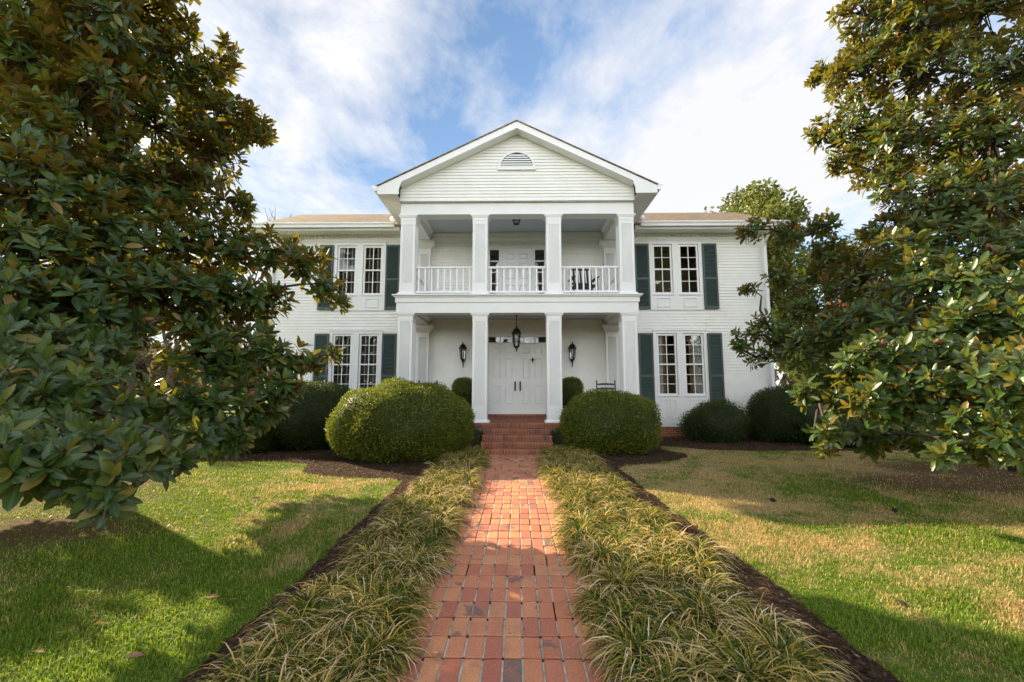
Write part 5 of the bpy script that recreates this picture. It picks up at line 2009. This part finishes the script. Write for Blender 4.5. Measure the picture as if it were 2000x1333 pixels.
def sconce(x, label):
    t = thing('wall_lantern', label, 'wall lamp', (x, WY, 2.38), group='black wall lanterns beside the front door')
    mb = MB()
    mb.prism_y([(0.045 * math.cos(a), 0.09 * math.sin(a) - 0.12) for a in np.linspace(0, 2 * math.pi, 14, endpoint=False)][::-1], -0.035, -0.013)
    mb.tube([(0, -0.03, -0.10), (0, -0.10, -0.13), (0, -0.165, -0.16), (0, -0.165, -0.20)], 0.011, 6)
    mb.tube([(0, -0.02, -0.20), (0, -0.04, -0.30), (0, -0.08, -0.36), (0, -0.12, -0.34), (0, -0.125, -0.29), (0, -0.095, -0.27)], 0.010, 6)
    mb.tube([(0, -0.12, -0.31), (0, -0.165, -0.27), (0, -0.165, -0.23)], 0.009, 6)
    mb.build('bracket', MAT['black_metal'], t, smooth=True)
    lantern_body(t, 0, -0.165, 0.02, 1.0)


sconce(-1.605, 'black iron wall lantern on the clapboards left of the front door')
sconce(1.60, 'black iron wall lantern on the clapboards right of the front door')
t = thing('pendant_lantern', 'black iron lantern hanging on a rod before the front door', 'hanging lamp', (-0.03, 11.7, CEIL1))
mb = MB()
mb.lathe([(0.012, -0.10), (0.03, -0.03), (0.075, -0.015), (0.08, 0.0)], 14)
mb.tube([(0, 0, -0.09), (0, 0, -0.40)], 0.007, 6)
for i in range(4):
    mb.lathe([(0.004, -0.16 - i * 0.07), (0.016, -0.13 - i * 0.07), (0.004, -0.10 - i * 0.07)], 8)
mb.build('hanging_rod', MAT['black_metal'], t, smooth=True)
lantern_body(t, 0, 0, -0.72, 1.12)
t = thing('ceiling_light', 'small square dark ceiling light above the balcony', 'ceiling light', (-0.03, 11.7, CEIL2))
mb = MB()
mb.box(-0.11, 0.11, -0.11, 0.11, -0.03, -0.001)
for sx in (-1, 1):
    for sy in (-1, 1):
        mb.tube([(sx * 0.10, sy * 0.10, -0.03), (sx * 0.065, sy * 0.065, -0.17)], 0.008, 4)
mb.frustum(-0.075, 0.075, -0.075, 0.075, -0.18, -0.075, 0.075, -0.075, 0.075, -0.165)
mb.build('frame', MAT['black_metal'], t)
mb = MB()
for (a, b) in (((1, 1), (-1, 1)), ((-1, 1), (-1, -1)), ((-1, -1), (1, -1)), ((1, -1), (1, 1))):
    mb.add([(a[0] * 0.063, a[1] * 0.063, -0.165), (b[0] * 0.063, b[1] * 0.063, -0.165), (b[0] * 0.096, b[1] * 0.096, -0.031), (a[0] * 0.096, a[1] * 0.096, -0.031)], [(0, 1, 2, 3)])
mb.build('glass', LG, t)


def rocker(label, loc, rz, style, mat, group):
    """style 'slat': wide rocker with vertical slats and arms; 'ladder': ladder-back rocker"""
    t = thing('rocking_chair', label, 'rocking chair', loc, rz, group)
    w = 0.29 if style == 'slat' else 0.25
    bt = 1.06 if style == 'slat' else 0.99
    tilt = 0.20
    back = lambda z: 0.20 + tilt * (z - 0.42) * 1.1
    for s in (-1, 1):
        mb = MB()
        r_ = 0.022 if style == 'slat' else 0.018
        mb.tube([(s * w, 0.21, 0.05), (s * w, 0.20, 0.42), (s * w, back(0.8), 0.8), (s * w, back(bt), bt)], [r_, r_, r_, r_ * 0.8], 8)
        if style == 'ladder':
            mb.lathe([(0.018, bt - 0.005), (0.023, bt + 0.02), (0.014, bt + 0.05), (0.005, bt + 0.075)], 8, s * w, back(bt) + 0.005)
        mb.build('back_post', mat, t, smooth=True)
        mb = MB()
        mb.tube([(s * (w + 0.03), -0.24, 0.05), (s * (w + 0.03), -0.24, 0.62)], [0.022, 0.02], 8)
        mb.build('front_leg', mat, t, smooth=True)
        mb = MB()
        mb.box(s * (w + 0.03) - 0.045, s * (w + 0.03) + 0.045, -0.30, back(0.64) + 0.02, 0.622, 0.645)
        mb.build('armrest', mat, t, bevel=0.005)
        mb = MB()
        pts = [(s * (w + 0.015), y, 0.022 + 0.16 * (y + 0.02) ** 2) for y in np.linspace(-0.42, 0.48, 11)]
        mb.tube(pts, 0.02, 6)
        mb.build('runner', mat, t, smooth=True)
    mb = MB()
    mb.frustum(-w, w, -0.26, 0.22, 0.395, -w - 0.01, w + 0.01, -0.27, 0.22, 0.43)
    mb.build('seat', mat, t, bevel=0.006)
    mb = MB()
    if style == 'slat':
        for z in (0.56, 1.0):
            mb.add([], [])
            y = back(z)
            hgt = 0.075 if z > 0.9 else 0.05
            mb.frustum(-w + 0.015, w - 0.015, y - 0.012, y + 0.012, z - hgt / 2, -w + 0.015, w - 0.015, y + 0.004, y + 0.028, z + hgt / 2)
        mb.build('back_rail', mat, t)
        for i in range(5):
            x = -0.19 + i * 0.095
            mb = MB()
            mb.frustum(x - 0.028, x + 0.028, back(0.585) - 0.006, back(0.585) + 0.006, 0.585, x - 0.028, x + 0.028, back(0.962) - 0.002, back(0.962) + 0.010, 0.962)
            mb.build('back_slat', mat, t)
    else:
        for i, z in enumerate((0.55, 0.68, 0.80, 0.92)):
            y = back(z)
            mb = MB()
            pts = []
            hh = 0.055
            xs_ = np.linspace(-w + 0.012, w - 0.012, 9)
            vv, ff = [], []
            for x in xs_:
                a = 0.012 * (1 - (x / w) ** 2)
                vv += [(x, y + a * 1.6, z), (x, y + a * 1.6 + 0.01, z + hh - 0.022 + a * 1.8), (x, y + a * 1.6 + 0.014, z), (x, y + a * 1.6 + 0.022, z + hh - 0.022 + a * 1.8)]
            for j in range(8):
                b0, b1 = 4 * j, 4 * j + 4
                ff += [(b0, b1, b1 + 1, b0 + 1), (b0 + 2, b0 + 3, b1 + 3, b1 + 2), (b0 + 1, b1 + 1, b1 + 3, b0 + 3), (b0, b0 + 2, b1 + 2, b1)]
            mb.add(vv, ff)
            mb.build('back_slat', mat, t)
    mb = MB()
    mb.tube([(-w - 0.03, -0.24, 0.22), (w + 0.03, -0.24, 0.22)], 0.012, 6)
    mb.build('stretcher', mat, t)
    return t


rocker('dark slatted rocking chair on the balcony behind the right railing', (1.79, 11.62, FLOOR2 - 0.02), R(6), 'slat', MAT['black_paint'], 'rocking chairs on the porches')
rocker('dark ladder-back rocking chair on the porch behind the right boxwood', (2.40, 11.85, FLOOR1), R(-8), 'ladder', MAT['black_paint'], 'rocking chairs on the porches')
rocker('dark ladder-back rocking chair on the porch, mostly hidden by the large boxwood', (-2.47, 11.85, FLOOR1), R(6), 'ladder', MAT['black_paint'], 'rocking chairs on the porches')

# ================================================================ FALLEN LEAVES AND PODS ON THE GRASS
def fallen_leaf(loc, rz, s, label, tilt=0.2):
    P_ = np.array([[0.0, 0, 0]])
    a = np.array([[math.cos(rz), math.sin(rz), tilt]])
    V, T, Q = leaves(P_, a, np.array([[0.15, -0.2, 1.0]]), np.array([s]), np.array([s * 0.42]), np.array([0.25]), np.array([0.18]))
    V2 = V - V.mean(0) * np.array([1, 1, 0])
    V2[:, 2] += 0.01 - V2[:, 2].min()
    o = np_mesh('fallen_leaf', V2, [T, Q], MAT['fallen'])
    o.location = loc
    tag(o, label, 'fallen leaf', 'dry leaves lying about')


fallen_leaf((-2.02, 3.02, 0.03), 0.4, 0.075, 'dry reddish leaf alone on the green left lawn')
fallen_leaf((-1.98, 2.38, 0.03), 0.2, 0.085, 'long pinkish dry leaf on the left lawn beside the mulch strip')
fallen_leaf((-3.25, 5.55, 0.03), 0.6, 0.12, 'pale dry leaf on the sunlit left lawn under the magnolia')
fallen_leaf((-0.41, 2.42, 0.018), 1.3, 0.08, 'brown curled leaf lying on the brick path')
fallen_leaf((4.85, 4.75, 0.04), 0.9, 0.10, 'pale upright dry leaf on the sunny right lawn')
fallen_leaf((3.95, 5.3, 0.03), -0.2, 0.11, 'orange dry leaf on bare soil beneath the right magnolia')
fallen_leaf((5.6, 6.6, 0.03), 2.2, 0.15, 'brown dry leaf deep in the shade of the right magnolia')
fallen_leaf((-2.35, 9.2, 1.50), 0.3, 0.15, 'dry pinkish leaf lying on top of the large left boxwood', 0.05)


def pod_on_lawn(loc, label, s):
    mb = MB()
    mb.lathe([(0.006, -0.055), (0.02, -0.045), (0.032, -0.02), (0.034, 0.01), (0.024, 0.04), (0.006, 0.055)], 9)
    o = mb.build('seed_pod', MAT['dark_void'], None)
    o.location = (loc[0], loc[1], 0.028 * s)
    o.rotation_euler = (R(82), 0, R(loc[0] * 70))
    o.scale = (s, s, s)
    tag(o, label, 'seed pod', 'dark seed pods on the right lawn')


pod_on_lawn((3.2, 5.68, 0), 'dark fallen seed pod on the shaded right lawn, nearest the path side', 0.7)
pod_on_lawn((4.32, 5.22, 0), 'larger dark fallen seed pod on bare soil of the right lawn', 0.8)
pod_on_lawn((2.52, 3.05, 0), 'small dark seed pod in the straw grass near the right liriope border', 0.5)
